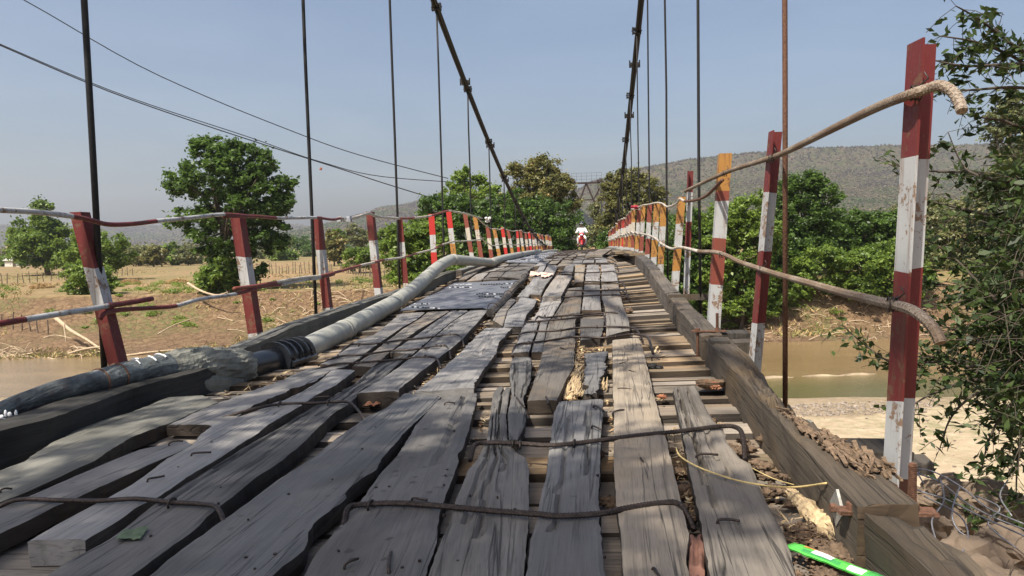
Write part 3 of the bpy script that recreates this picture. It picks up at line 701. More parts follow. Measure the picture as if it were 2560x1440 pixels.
# ================================================================== BRIDGE
bridge = thing('suspension_bridge', 'worn wooden suspension bridge deck of loose grey planks with main cables and hanger rods', 'bridge', (-1.1, 2, -.9))
def rs(poly, n):
    """resample a polyline of 3-D points to n points by length, return points and length"""
    L=[0]
    for a, b in zip(poly, poly[1:]): L.append(L[-1]+(b-a).length)
    out=[]; k=0
    for i in range(n):
        s = L[-1]*i/(n-1)
        while k < len(L)-2 and s > L[k+1]: k += 1
        t = (s-L[k])/max(1e-6, L[k+1]-L[k]); out.append(lerp(poly[k], poly[k+1], t))
    return out, L[-1]
def plank3(L, R, mat, h=PT, th=.066, name='plank', rough=.0035, chip=.0035, parent=None, ragged=.0, crack=0, step=.035, lab=None, nx=None):
    LL = sum((b-a).length for a, b in zip(L, L[1:]))
    n = max(5, min(110, int(LL/step)))
    A, la = rs(L, n); B, lb = rs(R, n)
    wdt = sum((a-b).length for a, b in zip(A, B))/n
    m = nx or (11 if n > 24 else 7)
    sd = random.random()*100
    cracks=[(random.uniform(.15,.85), random.uniform(.35,.9), random.uniform(.1,.5), random.random()*50) for _ in range(crack)]
    V=[]; UV=[]; cols=m+4
    for i in range(n):
        t = i/(n-1); v = la*t
        a, b = A[i], B[i]; ax = (b-a)
        cl = mnoise.noise(Vector((v*5, sd, 0)))*chip+round(mnoise.noise(Vector((v*38, sd, 4)))*3.2)/2.2*chip*.8+max(0, mnoise.noise(Vector((v*3.1, sd, 8)))-.5)*.08
        cr = mnoise.noise(Vector((v*5, sd+9, 0)))*chip+round(mnoise.noise(Vector((v*38, sd+9, 4)))*3.2)/2.2*chip*.8+max(0, mnoise.noise(Vector((v*3.1, sd+9, 8)))-.5)*.08
        u = ax.normalized() if ax.length > 1e-6 else Vector((1,0,0))
        a = a+u*cl; b = b-u*cr
        fwd = Vector((0,1,0))
        row=[]
        for j in range(m):
            s = j/(m-1)
            p = lerp(a, b, s)
            z = mnoise.noise(Vector((s*wdt*7, v*2.2, sd)))*rough+mnoise.noise(Vector((s*wdt*45, v*7, sd)))*rough*.55
            edge = min(s, 1-s)*wdt
            if edge < .012: z -= (.012-edge)*.45
            for (cs, cl_, c0, cd) in cracks:
                if c0 < t < c0+cl_:
                    pos = cs+.06*mnoise.noise(Vector((v*4, cd, 0)))
                    q = abs(s-pos)
                    if q < .6/(m-1)*1.2: z -= .016
            e = 0
            if ragged and (i == 0 or i == n-1):
                e = mnoise.noise(Vector((s*6, sd, i)))*ragged+mnoise.noise(Vector((s*17, sd, i)))*ragged*.5
            row.append((p+Vector((0, e, z)), (s*wdt, v)))
        lo = Vector((0,0,-th))
        bl = row[0][0]+lo+u*.004; br = row[-1][0]+lo-u*.004
        ml = row[0][0]+lo*.5-u*.003*mnoise.noise(Vector((v*12,sd,1)))*3; mr = row[-1][0]+lo*.5+u*.003*mnoise.noise(Vector((v*12,sd,2)))*3
        full = [(bl, (-th, v)), (ml, (-th*.5, v))]+row+[(mr, (wdt+th*.5, v)), (br, (wdt+th, v))]
        c0 = (A[0]+B[0])*.5; ax0 = ((A[-1]+B[-1])*.5-c0); ax0.z = 0; ax0.normalize()
        for p, q in full:
            r_ = p-c0; V.append(tuple(p))
            UV.append((r_.x*ax0.y-r_.y*ax0.x+(q[0] if q[0] < 0 else max(0, q[0]-wdt)), r_.x*ax0.x+r_.y*ax0.y))
    Fc=[]; FM=[]
    for i in range(n-1):
        for j in range(cols-1):
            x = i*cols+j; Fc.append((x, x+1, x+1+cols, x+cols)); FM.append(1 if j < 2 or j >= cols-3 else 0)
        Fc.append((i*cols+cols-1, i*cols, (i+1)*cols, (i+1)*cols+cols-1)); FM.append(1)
    # end faces: vertices of their own so the end grain maps well
    for i, fl in ((0, 1), (n-1, 0)):
        b0 = len(V)
        for j in range(cols):
            p = V[i*cols+j]; V.append(p); UV.append((p[2]*.5, UV[i*cols+j][0]*3))
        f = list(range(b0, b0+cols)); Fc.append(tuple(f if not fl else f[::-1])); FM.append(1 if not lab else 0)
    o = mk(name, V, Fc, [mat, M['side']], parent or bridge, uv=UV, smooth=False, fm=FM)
    if lab: o['label'] = lab
    return o
def pl(Lp, Rp, mat='plank', h=PT, **k):
    return plank3([deck(x, y, h) for x, y in Lp], [deck(x, y, h) for x, y in Rp], M[mat], **k)
# --- boards laid along the deck, traced one by one
pl([(-120,1240),(0,1172),(60,1150),(130,1105),(215,1060),(330,1025),(420,993),(500,987)], [(-120,1310),(0,1253),(133,1197),(233,1150),(333,1087),(410,1060),(480,1030),(545,1003)], 'moss', chip=.010, rough=.006, lab='broad mossy grey board at the left edge')
pl([(-60,1292),(0,1266),(100,1225),(250,1160),(350,1120),(460,1100)], [(-60,1375),(0,1330),(67,1300),(140,1260),(187,1243),(247,1213),(350,1170),(417,1140),(480,1112)], 'plank', th=.06)
pl([(70,1352),(150,1303),(233,1260),(333,1207),(380,1173),(417,1143),(480,1112),(500,1085),(533,1060),(593,1040),(640,1025),(687,1003),(705,1000),(755,978),(797,952),(830,922)],
   [(213,1348),(293,1300),(350,1260),(393,1240),(467,1190),(550,1140),(600,1107),(640,1083),(673,1057),(713,1033),(760,1007),(787,987),(840,960),(887,925)], 'plank', th=.075, lab='thick grey plank with a sawn near end')
pl([(417,1062),(500,1023),(550,1003),(567,997),(673,960),(700,950),(750,927),(797,917),(845,915)], [(533,1062),(590,1040),(610,1023),(667,997),(733,967),(750,965),(795,947),(830,922),(862,915)], 'plank', chip=.012, th=.05)
pl([(50,1490),(110,1440),(173,1397),(277,1340),(333,1300),(383,1260),(433,1227),(533,1163),(640,1097),(687,1073),(733,1047),(787,1013),(833,990),(883,960),(930,917),(1017,882)],
   [(260,1490),(333,1430),(417,1367),(483,1320),(533,1273),(583,1237),(640,1190),(707,1147),(757,1103),(793,1070),(837,1027),(870,1010),(910,970),(950,950),(992,912),(1022,887)], 'plank_cracked', h=PT, th=.075, crack=3, nx=19)
pl([(893,983),(905,975),(955,945),(1005,910),(1040,882),(1087,840),(1130,805),(1175,775)], [(997,978),(1000,968),(1087,900),(1125,872),(1160,842),(1220,775)], 'plank', th=.085, h=PT+.01, crack=1)
pl([(975,880),(1025,848),(1093,800),(1130,775)], [(1030,885),(1083,840),(1128,803),(1170,776)], 'plank', crack=1)
pl([(800,910),(842,885),(867,870),(895,848),(935,835),(980,800),(997,785)], [(862,915),(900,893),(927,870),(960,848),(1000,820),(1042,797),(1062,780)], 'plank')
pl([(880,915),(925,885),(963,855),(1005,823),(1048,797),(1068,780)], [(930,917),(967,885),(1008,850),(1050,820),(1090,797),(1124,777)], 'plank_brown')
pl([(335,1500),(367,1440),(450,1370),(567,1290),(640,1237),(700,1193),(787,1137),(850,1087),(917,1040),(967,1017),(1010,982)],
   [(660,1500),(677,1437),(713,1407),(760,1373),(770,1353),(767,1330),(790,1297),(867,1243),(863,1227),(897,1197),(937,1173),(963,1133),(1007,1083),(1067,1027),(1103,990)], 'plank', th=.06, chip=.004, rough=.002, lab='broad smooth blue-grey plank with a wavy broken right edge')
pl([(715,1500),(750,1440),(800,1367),(853,1307),(900,1253),(943,1190),(1000,1127),(1040,1060),(1093,1000)],
   [(1040,1500),(1063,1437),(1090,1347),(1100,1277),(1110,1247),(1143,1160),(1170,1077),(1190,1003),(1192,981)], 'plank_spotted', th=.06, chip=.005, ragged=.03, crack=1, lab='broad plank covered in dark spots')
pl([(1050,1500),(1068,1440),(1130,1283),(1140,1250),(1170,1173),(1193,1147),(1217,1093),(1227,1027),(1233,980),(1243,967)],
   [(1318,1500),(1310,1440),(1322,1270),(1323,1173),(1313,1140),(1290,1127),(1268,1093),(1265,1030),(1275,975),(1277,968)], 'plank_cracked', th=.06, rough=.006, crack=4, ragged=.03, nx=21, lab='deeply cracked plank worn narrow at its far end')
pl([(1272,1098),(1270,1030),(1280,985),(1274,937),(1276,907),(1283,893)], [(1295,1098),(1311,1060),(1315,1027),(1307,995),(1327,950),(1329,900),(1326,892)], 'plank_cracked', th=.05, rough=.006, crack=2, ragged=.03, nx=13)
pl([(1300,1500),(1312,1440),(1327,1353),(1343,1293),(1363,1193),(1377,1100),(1383,1033),(1397,1003)], [(1520,1500),(1513,1440),(1503,1343),(1498,1260),(1500,1127),(1503,1060),(1508,997)], 'plank', th=.06, crack=2, nx=17, chip=.004)
pl([(1319,1001),(1332,962),(1347,917),(1357,875),(1362,850),(1370,812),(1375,800),(1390,782),(1400,765),(1410,750),(1416,722)], [(1392,1000),(1412,955),(1435,912),(1436,875),(1438,850),(1438,800),(1450,782),(1454,745),(1456,716)], 'plank_brown', th=.065, h=PT+.006, crack=1)
pl([(1280,882),(1290,863),(1300,835),(1310,808)], [(1322,880),(1329,855),(1339,830),(1346,805)], 'plank')
pl([(1329,880),(1334,857),(1344,832),(1351,805)], [(1356,880),(1360,850),(1367,812),(1372,800)], 'plank')
pl([(1037,979),(1087,937),(1150,880),(1175,855),(1210,820)], [(1186,969),(1185,957),(1212,917),(1240,882),(1247,855),(1265,835),(1280,819)], 'plank', th=.05, h=PT+.012, chip=.008, crack=1, lab='plank with a fresh orange-brown broken end')
pl([(1258,818),(1270,775),(1295,752),(1300,742)], [(1306,816),(1315,787),(1335,765),(1342,748)], 'plank')
pl([(1232,800),(1250,765),(1268,742)], [(1256,815),(1268,775),(1290,750)], 'plank_brown', chip=.012)
pl([(1318,806),(1336,792),(1347,775),(1355,745)], [(1370,802),(1384,785),(1398,760),(1408,745)], 'plank')
pl([(1356,740),(1366,722),(1380,702),(1392,688)], [(1402,740),(1412,722),(1424,702),(1432,689)], 'plank_brown', h=PT+.06, th=.06, lab='loose plank lying on top of the others')
pl([(1567,1500),(1558,1433),(1550,1307),(1540,1253),(1535,1160),(1535,1027),(1532,950),(1531,850)], [(1740,1500),(1713,1393),(1722,1333),(1707,1270),(1683,1167),(1660,1077),(1633,980),(1622,930),(1607,870),(1597,844)], 'plank_dusty', th=.06, chip=.003, rough=.002, h=PT+.01, lab='long straight plank nearest the bare cross boards')
pl([(1515,840),(1516,800),(1512,767),(1505,745),(1504,712)], [(1574,825),(1572,800),(1557,762),(1550,732),(1546,710)], 'plank_brown')
pl([(1457,985),(1462,925),(1462,885)], [(1492,985),(1513,915),(1519,877)], 'plank', chip=.014, ragged=.04)
pl([(1451,850),(1451,820),(1452,797)], [(1500,846),(1508,820),(1510,797)], 'plank_brown', chip=.008)
pl([(1454,775),(1458,745),(1461,712)], [(1503,775),(1500,745),(1500,712)], 'plank')
pl([(1795,1500),(1777,1440),(1760,1360),(1747,1277),(1727,1187),(1713,1120),(1700,1053),(1690,1003),(1683,970)], [(2020,1500),(1990,1433),(1967,1343),(1920,1260),(1900,1210),(1877,1157),(1847,1140),(1823,1100),(1807,1070),(1783,1047),(1753,997),(1740,963)], 'plank_dusty', th=.055, crack=3, nx=17, lab='stepped brown plank split down the middle')
# left far cluster and middle columns
for Lp, Rp in [([(1146,700),(1161,682),(1192,665),(1242,656)], [(1165,698),(1192,681),(1205,671),(1246,659)]),
  ([(1166,704),(1190,686),(1230,674),(1255,662)], [(1203,700),(1223,680),(1259,670),(1273,660)]), ([(1207,700),(1226,681),(1262,670),(1276,660)], [(1245,697),(1264,677),(1291,665),(1298,658)]),
  ([(1248,696),(1267,677),(1294,665),(1301,658)], [(1311,696),(1320,677),(1335,665),(1340,659)]),
  ([(1462,706),(1465,684),(1468,662)], [(1499,706),(1500,684),(1497,662)]), ([(1503,706),(1504,684),(1502,662)], [(1546,706),(1541,684),(1535,662)]), ([(1435,706),(1437,684),(1438,662)], [(1458,706),(1460,684),(1463,662)]),
  ([(1322,735),(1345,700),(1360,680),(1370,662)], [(1352,738),(1362,715),(1383,688),(1396,664)]), ([(1292,742),(1310,722),(1330,700),(1345,672),(1352,660)], [(1320,742),(1335,722),(1348,698),(1358,678),(1366,661)]), ([(1403,684),(1410,672),(1416,660)], [(1430,684),(1433,672),(1435,660)])]:
    pl(Lp, Rp, random.choice(['plank','plank','plank_brown']), chip=.010, rough=.006, th=.05, h=PT+random.uniform(-.006,.012), step=.08)
# beyond: straight boards in columns
for X0 in [-2.30,-2.03,-1.76,-1.30,-1.03,-.76,-.50,-.24,.02]:
    y = 14.3+random.random() if X0 > -.9 else (23.5 if X0 < -1.5 else 15.5+random.random())
    while y < 66:
        L = random.uniform(1.6, 3.4); wd = random.uniform(.19,.25); x0 = X0+random.uniform(-.02,.02); dx = random.uniform(-.03,.03); y1 = y+L
        if random.random() < .10: y = y1; continue
        hh = PT+random.uniform(-.008,.02)
        A=[Vector((x0+dx*t, lerp(y,y1,t), deckz(x0, lerp(y,y1,t))+hh)) for t in (0,.5,1)]; B=[Vector((x0+wd+dx*t, lerp(y,y1,t), deckz(x0+wd, lerp(y,y1,t))+hh)) for t in (0,.5,1)]
        plank3(A, B, M[random.choice(['plank','plank_brown'])], step=.3, chip=.008, nx=4)
        y = y1+random.uniform(.02,.06)
# scrap boards flung beside the right kerb
c = atX(1550,645,.25)
for (p0, p1, wv, zz) in [((1524,634),(1574,650),.28,.13), ((1566,628),(1590,640),.2,.1), ((1505,640),(1530,628),.18,.08)]:
    a = deck(*p0, .10); b = deck(*p1, .10); a.z += .02; b.z += zz
    ax = (b-a).normalized(); sd = Vector((-ax.y, ax.x, 0))*wv
    if sd.y < 0: sd = -sd
    plank3([a, lerp(a,b,.5), b], [a+sd*2.2, lerp(a,b,.5)+sd*2.2, b+sd*2.2], M['crossboard'], step=.2, nx=4, th=.05, lab='pale scrap board lying askew by the right kerb')
# --- cross boards
y = 1.0; i = 0
while i < 285:
    wd = random.uniform(.10,.19) if y > 3.2 else random.uniform(.2,.3)
    gap = random.choice([.02,.03,.05,.07]) ; a0 = random.uniform(-.015,.015)
    V=[]; UV=[]; nn = 14 if y < 9 else 5
    x0, x1 = -2.98+random.uniform(-.05,.05), .86+random.uniform(-.06,.05)
    dz = random.choice([0,0,-.01,-.02,-.035])+random.uniform(-.006,.006); sd = random.random()*99; tl = random.uniform(-.006,.006)
    for k in range(nn):
        t = k/(nn-1); x = lerp(x0, x1, t)
        for (yy, zz, u) in ((y,-.05,-.05),(y+.002,0,0),(y+wd*.5,.002,wd*.5),(y+wd,0,wd),(y+wd,-.05,wd+.05)):
            yo = a0*(t-.5)*2+.007*mnoise.noise(Vector((x*5, sd, 1 if u < wd*.5 else 7)))
            zc = deckz(x, y+wd/2)+dz+zz+tl*(1 if u > wd*.5 else -1)+.004*mnoise.noise(Vector((x*4, yy*20, sd)))
            V.append((x, yy+yo, zc)); UV.append((u, x))
    Fc=[]; FM=[]
    for k in range(nn-1):
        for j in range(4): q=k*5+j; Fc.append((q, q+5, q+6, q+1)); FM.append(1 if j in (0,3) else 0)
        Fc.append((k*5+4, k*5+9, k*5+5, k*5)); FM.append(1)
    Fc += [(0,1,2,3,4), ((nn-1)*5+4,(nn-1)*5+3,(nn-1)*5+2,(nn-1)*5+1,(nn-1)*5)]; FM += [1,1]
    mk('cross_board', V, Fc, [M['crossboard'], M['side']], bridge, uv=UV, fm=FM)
    y += wd+gap; i += 1
YEND = y
mb = MB()
while y < 122:
    wd = random.uniform(.25,.4); z = [deckz(x, y)-.02 for x in (-2.98,.85)]
    mb.add([(-2.98,y,z[0]),(.85,y,z[1]),(.85,y+wd,z[1]),(-2.98,y+wd,z[0]),(-2.98,y,z[0]-.06),(.85,y,z[1]-.06),(.85,y+wd,z[1]-.06),(-2.98,y+wd,z[0]-.06)], [(0,1,2,3),(7,6,5,4),(0,4,5,1),(2,6,7,3)]); y += wd+.02
o = mb.build('far_cross_board', M['crossboard'], bridge); o['kind'] = 'stuff'
# stringers and floor beams below
for X in (-2.85,-1.9,-.9,.0,.86):
    mb = MB(); P = [Vector((X, yy, deckz(X, yy)-.17)) for yy in list(range(0,50,2))+list(range(50,123,8))]
    mb.tube(P, .085, 4); mb.build('stringer', M['kerb_grey'], bridge)
# --- posts
lrail = thing('bridge_railing', 'left railing of leaning red and white angle iron posts with two bent bars', 'railing', (-3.2, 4.6, -.8))
rrail = thing('bridge_railing', 'right railing of tall red, orange and white angle iron posts with two rebar rails', 'railing', (.97, 2.5, -.9))
def post(foot, top, bands, parent, fw=.065, th=.007, yaw=0, sideflange='in', mirror=False):
    """angle iron: one flange faces the deck end, the other points away"""
    foot = Vector(foot); top = Vector(top); ax = (top-foot).normalized()
    R = Matrix.Rotation(yaw, 3, 'Z')
    u = R @ Vector((1,0,0)); v = R @ Vector((0,1,0))
    s = 1 if sideflange == 'in' else -1
    # L profile, corner at the origin; flange A along u, flange B along v (towards or away from camera)
    prof = [(0,0),(fw,0),(fw,th*s),(th,th*s),(th,fw*s),(0,fw*s)]
    if mirror: prof = [(fw-x, y_) for x, y_ in prof][::-1]
    mats=[]; idx=[]
    mb = MB(); last = 1.0
    br = [1.0]+[1-b for b, _ in bands]
    off = [[0]*6]+[[random.uniform(-.009,.009) for _ in range(6)] for _ in bands[:-1]]+[[0]*6]
    for k, (b, mt) in enumerate(bands):
        z1, z0 = br[k], br[k+1]
        a = lerp(foot, top, z0); c = lerp(foot, top, z1)
        V = [a+u*(x-fw/2)+v*y_+ax*off[k+1][i_] for i_, (x, y_) in enumerate(prof)]+[c+u*(x-fw/2)+v*y_+ax*off[k][i_] for i_, (x, y_) in enumerate(prof)]
        if k > 0:
            for q in range(6,12): V[q] = V[q]-ax*0.0
        Fc = [(i, (i+1)%6, (i+1)%6+6, i+6) for i in range(6)]
        if s < 0: Fc = [f[::-1] for f in Fc]
        if k == 0: Fc.append((6,7,8,9,10,11))
        if mt not in mats: mats.append(mt)
        mb.add(V, Fc, mats.index(mt))
    return mb.build('railing_post', [M[m_] for m_ in mats], parent)
def P_(f, t, X, bands, par, **k):
    a = atX(*f, X); b = atY(*t, a.y); return post(a, b, bands, par, **k), a, b
post_l=[]; post_r=[]
for f, t, X, bands, k in [
  ((2235,1270),(2303,112),.95, [(.235,'red'),(.475,'white'),(.755,'red'),(.93,'white'),(1,'rustpaint')], dict(sideflange='out', yaw=.12, fw=.088)),
  ((1885,930),(1938,330),.95, [(.25,'red'),(.49,'white'),(.79,'red'),(1,'white')], dict(sideflange='out', yaw=.12, fw=.08)),
  ((1785,830),(1815,383),.95, [(.21,'orange'),(.26,'redbrown'),(.47,'white'),(.73,'redbrown'),(1,'white')], dict(fw=.095)),
  ((1715,750),(1726,428),.99, [(.16,'red'),(.39,'white'),(.61,'red'),(1,'white')], dict(fw=.065, sideflange='out')),
  ((1687,730),(1705,492),.95, [(.28,'orange'),(.52,'white'),(.78,'orange'),(1,'white')], dict(fw=.085)),
  ((1650,700),(1660,508),.95, [(.30,'orange'),(.56,'white'),(.80,'orange'),(1,'white')], dict(fw=.085)),
  ((1632,690),(1643,507),.95, [(.26,'orange'),(.50,'white'),(.74,'orange'),(1,'white')], dict(fw=.09)),
  ((1616,680),(1625,512),.95, [(.26,'redbrown'),(.5,'white'),(.74,'redbrown'),(1,'white')], dict(fw=.08)),
  ((1601,668),(1609,513),.95, [(.26,'orange'),(.5,'white'),(.74,'redbrown'),(1,'white')], dict(fw=.08))]:
    o, a, b = P_(f, t, X, bands, rrail, **k); post_r.append((a, b))
yy = post_r[-1][0].y+1.6; jj = 0
while yy < 118:
    z = deckz(.9, yy); c = [['redbrown','orange','redbrown','red'][jj%4], ['orange','redbrown'][jj%2]]
    hh = 1.17+random.uniform(-.05,.05); ln = random.uniform(.02,.10)
    if jj % 9 == 5: c = ['red_bright','red_bright']
    post((.95,yy,z-.08),(.95+ln,yy+random.uniform(-.05,.05),z+hh), [(.27,c[0]),(.52,'white_rusty' if jj%3 else 'white'),(.77,c[1]),(1,'white')], rrail, fw=.085); post_r.append((Vector((.95,yy,z-.08)), Vector((.95+ln,yy,z+hh)))); yy += random.uniform(1.5,1.9) ; jj += 1
for f, t, X, bands, k in [
  ((285,915),(187,530),-3.2, [(.36,'red'),(.61,'white'),(1,'red')], dict(fw=.085, mirror=True, yaw=-.1)),
  ((635,860),(585,533),-3.2, [(.33,'red'),(.57,'white'),(.92,'red'),(1,'white')], dict(fw=.10, yaw=-.15, mirror=True)),
  ((818,790),(788,541),-3.2, [(.33,'red'),(.61,'white'),(.92,'red'),(1,'white')], dict(fw=.09, mirror=True, yaw=-.1)),
  ((945,745),(922,530),-3.2, [(.33,'red'),(.58,'white'),(.88,'red'),(1,'white')], dict(fw=.1, mirror=True, yaw=-.1)),
  ((1015,722),(998,543),-3.2, [(.35,'red'),(.57,'white'),(.92,'red'),(1,'white_rusty')], dict(fw=.1)),
  ((1088,690),(1078,535),-3.2, [(.34,'red_bright'),(.62,'white'),(1,'red_bright')], dict(fw=.12)),
  ((1137,660),(1121,525),-3.2, [(.34,'red_bright'),(.62,'white'),(1,'orange')], dict(fw=.12)),
  ((1180,645),(1162,532),-3.2, [(.33,'redbrown'),(.62,'white_rusty'),(.88,'redbrown'),(1,'white')], dict(fw=.11)),
  ((1203,643),(1187,541),-3.2, [(.33,'orange'),(.6,'white_rusty'),(1,'redbrown')], dict(fw=.12))]:
    o, a, b = P_(f, t, X, bands, lrail, **k); post_l.append((a, b))
yy = post_l[-1][0].y+2.3; jj = 0
while yy < 118:
    z = deckz(-3.1, yy); c = [['redbrown','orange','redbrown'][jj%3], ['redbrown','orange'][jj%2]]
    if jj in (2,4,7): c = ['red_bright','red_bright']
    hh = 1.22+random.uniform(-.06,.06); ln = random.uniform(.08,.22)
    post((-3.2,yy,z-.1),(-3.2-ln,yy,z+hh), [(.27,c[0]),(.55,'white' if jj%2 else 'white_rusty'),(.85,c[1]),(1,'white')], lrail, fw=.12, mirror=True); post_l.append((Vector((-3.2,yy,z-.1)), Vector((-3.2-ln,yy,z+hh)))); yy += random.uniform(1.9,2.3); jj += 1
# --- rails
def bar(pts, mats, parent, r=.012, name='rail_bar', ribs=False, n=8, sub=4):
    """pts: (px, py, X, material index)"""
    W=[atX(p[0], p[1], p[2]) if not (isinstance(p[2], tuple)) else atY(p[0], p[1], p[2][1]) for p in pts]
    q = smoothpath(W, sub); mb = MB()
    seg=[]; 
    rr = [r]*len(q)
    mb.tube(q, rr, n)
    # colour by segment
    k = 0; fm=[]
    for i in range(len(q)-1):
        mi = pts[min(i//sub, len(pts)-2)][3]
        fm += [mi]*n
    fm += [pts[0][3], pts[-1][3] if pts[-1][3] is not None else 0]
    mb.M = fm
    if ribs:
        Lt = 0; dense,_l = rs(q, max(3, int(sum((b-a).length for a, b in zip(q, q[1:]))/.016)))
        for a, b in zip(dense, dense[1:]):
            t = (b-a).normalized(); c0 = lerp(a, b, .3)
            mb.tube([c0, c0+t*.005], r*1.06, 8, m=0)
    return mb.build(name, [M[m_] for m_ in mats], parent, smooth=not ribs)
XL = -3.14
bar([(-120,515,XL,1),(0,525,XL,1),(90,530,XL,1),(180,541,XL,0),(225,550,XL,0),(270,561,XL,0),(330,560,XL,0),(390,553,XL,1),(470,545,XL,1),(560,536,XL,0),(620,541,XL,0)], ['red','white'], lrail, .016)
bar([(560,541,XL,0),(640,541,XL,0),(690,545,XL,1),(740,545,XL,1),(790,544,XL,0),(830,549,XL,0),(850,546,XL,1),(868,545,XL,1)], ['red','white'], lrail, .016)
bar([(858,550,XL,1),(890,543,XL,1),(922,534,XL,1),(945,542,XL,1),(998,546,XL,0),(1035,545,XL,1),(1078,539,XL,0),(1120,527,XL,1),(1140,530,XL,1),(1163,534,XL,1),(1187,541,XL,1),(1205,546,XL,1)], ['redbrown','white_rusty'], lrail, .02)
bar([(-120,830,XL,0),(0,809,XL,0),(62,799,XL,1),(140,786,XL,1),(230,772,XL,1),(268,765,XL,0),(320,757,XL,0),(380,747,XL,0)], ['red','white'], lrail, .018)
bar([(250,798,XL,0),(262,783,XL,0),(300,775,XL,0),(380,770,XL,0),(440,765,XL,1),(500,748,XL,1),(590,735,XL,0),(660,716,XL,0),(700,712,XL,1),(760,700,XL,1),(800,695,XL,0),(835,686,XL,0)], ['red','white'], lrail, .016)
bar([(585,722,XL,0),(640,715,XL,0),(690,706,XL,1),(760,694,XL,1),(800,690,XL,0),(850,678,XL,0),(900,664,XL,1),(935,656,XL,0),(960,650,XL,1),(1010,643,XL,0),(1040,634,XL,1),(1085,622,XL,0),(1105,612,XL,1),(1135,604,XL,1),(1175,602,XL,1),(1205,598,XL,1)], ['redbrown','white_rusty'], lrail, .018)
XR = .93
bar([(2405,278,('Y',2.22),1),(2398,255,('Y',2.24),1),(2380,228,('Y',2.27),1),(2350,213,('Y',2.30),1),(2318,222,('Y',2.34),0),(2270,238,('Y',2.38),0),(2200,265,('Y',2.62),0),(2100,313,('Y',3.05),0),(1960,382,('Y',4.05),0),(1900,403,('Y',4.7),0),(1812,432,('Y',5.7),0),(1712,478,('Y',7.7),0)], ['rebar_cream','rebar_cream'], rrail, .0155, ribs=True)
bar([(1806,450,('Y',5.75),0),(1785,472,('Y',6.1),0),(1765,490,('Y',6.6),0),(1740,500,('Y',7.2),0),(1712,503,('Y',7.9),1),(1700,497,('Y',8.4),1),(1690,510,('Y',8.9),1),(1668,517,('Y',10.1),1),(1656,509,('Y',10.9),1),(1640,507,('Y',12.2),1),(1622,511,('Y',13.6),1),(1607,513,('Y',14.9),1),(1595,518,('Y',16),1)], ['rust','white_rusty'], rrail, .014)
bar([(2352,858,('Y',2.12),1),(2340,830,('Y',2.14),1),(2315,800,('Y',2.18),1),(2280,775,('Y',2.24),1),(2240,763,('Y',2.34),0),(2190,752,('Y',2.48),1),(2100,730,('Y',2.9),1),(2020,707,('Y',3.4),1),(1950,688,('Y',4.0),1),(1900,672,('Y',4.5),1),(1850,655,('Y',5.1),1),(1815,638,('Y',5.5),1),(1785,630,('Y',5.9),1),(1745,628,('Y',6.9),1),(1710,620,('Y',7.9),1)], ['rebar_cream','rebar_cream'], rrail, .0155, ribs=True)
bar([(1745,628,('Y',6.85),1),(1700,618,('Y',8.3),1),(1680,622,('Y',9.3),1),(1655,610,('Y',10.7),1),(1640,597,('Y',11.8),1),(1622,588,('Y',13.2),1),(1600,584,('Y',15.2),1)], ['redbrown','white_rusty'], rrail, .016)
for posts, par in ((post_l[8:], lrail), (post_r[8:], rrail)):
    for fr, rad in ((.985,.02),(.55,.02)):
        P=[]
        for k, (a, b) in enumerate(posts):
            p = lerp(a, b, fr)+Vector((.05 if par is lrail else -.05, -.03, 0)); P.append(p)
            if k < len(posts)-1:
                q = lerp(posts[k+1][0], posts[k+1][1], fr); P.append(lerp(p, q, .5)+Vector((0,0,random.uniform(-.07,.0))))
        mb = MB(); mb.tube(P, rad, 5); mb.build('rail_bar', M['white_rusty'], par)
for (x, y_, Y_, ln) in [(2290,232,2.37,.055),(2232,761,2.35,.05),(1928,396,4.3,.04),(1905,674,4.45,.04),(1812,434,5.7,.05),(1803,638,5.6,.05)]:
    c = atY(x, y_, Y_); mb = MB()
    for k in range(3): mb.tube([c+Vector((.012*(k-1)+math.sin(a)*.004, math.sin(a)*.022, math.cos(a)*.022)) for a in np.linspace(0, 6.28, 12)], .003, 5)
    mb.tube([c+Vector((0,-.02,.015)), c+Vector((.02,-.035,.035)), c+Vector((.01,-.03,.055))], .0028, 5)
    mb.build('tie_wire', M['iron'], rrail, smooth=True)
# cable clamp on the left top bar, pink rag on right rail
mb = MB(); c = atX(860,550,XL)
for dx in (-.05,.02,.07): mb.box(c+Vector((dx,-.02,random.uniform(-.02,.03))), .05,.05,.07, jit=.008)
mb.tube([c+Vector((-.1,0,.02)), c+Vector((.12,0,-.02))], .018, 6)
mb.build('clamp', plain('zinc_clamp', (.35,.36,.38), .5, .6, .4, 60), lrail)
c = atX(1220,548,XL); mb = MB()
for _ in range(5): mb.sphere(c+Vector([random.uniform(-.07,.07) for _ in range(3)]), .05, .04, .04, n=5, noise=.4)
mb.build('cloth_knot', plain('pale_cloth', (.6,.58,.55), .9), lrail)
c = Vector((.93, 17.0, deckz(.9,17)+1.16)); mb = MB()
for _ in range(7): mb.sphere(c+Vector([random.uniform(-.05,.05), random.uniform(-.3,.3), random.uniform(-.03,.01)]), .035, .22, .035, n=5, noise=.4)
mb.build('cloth_wrap', plain('crimson_cloth', (.35,.03,.05), .9), rrail)
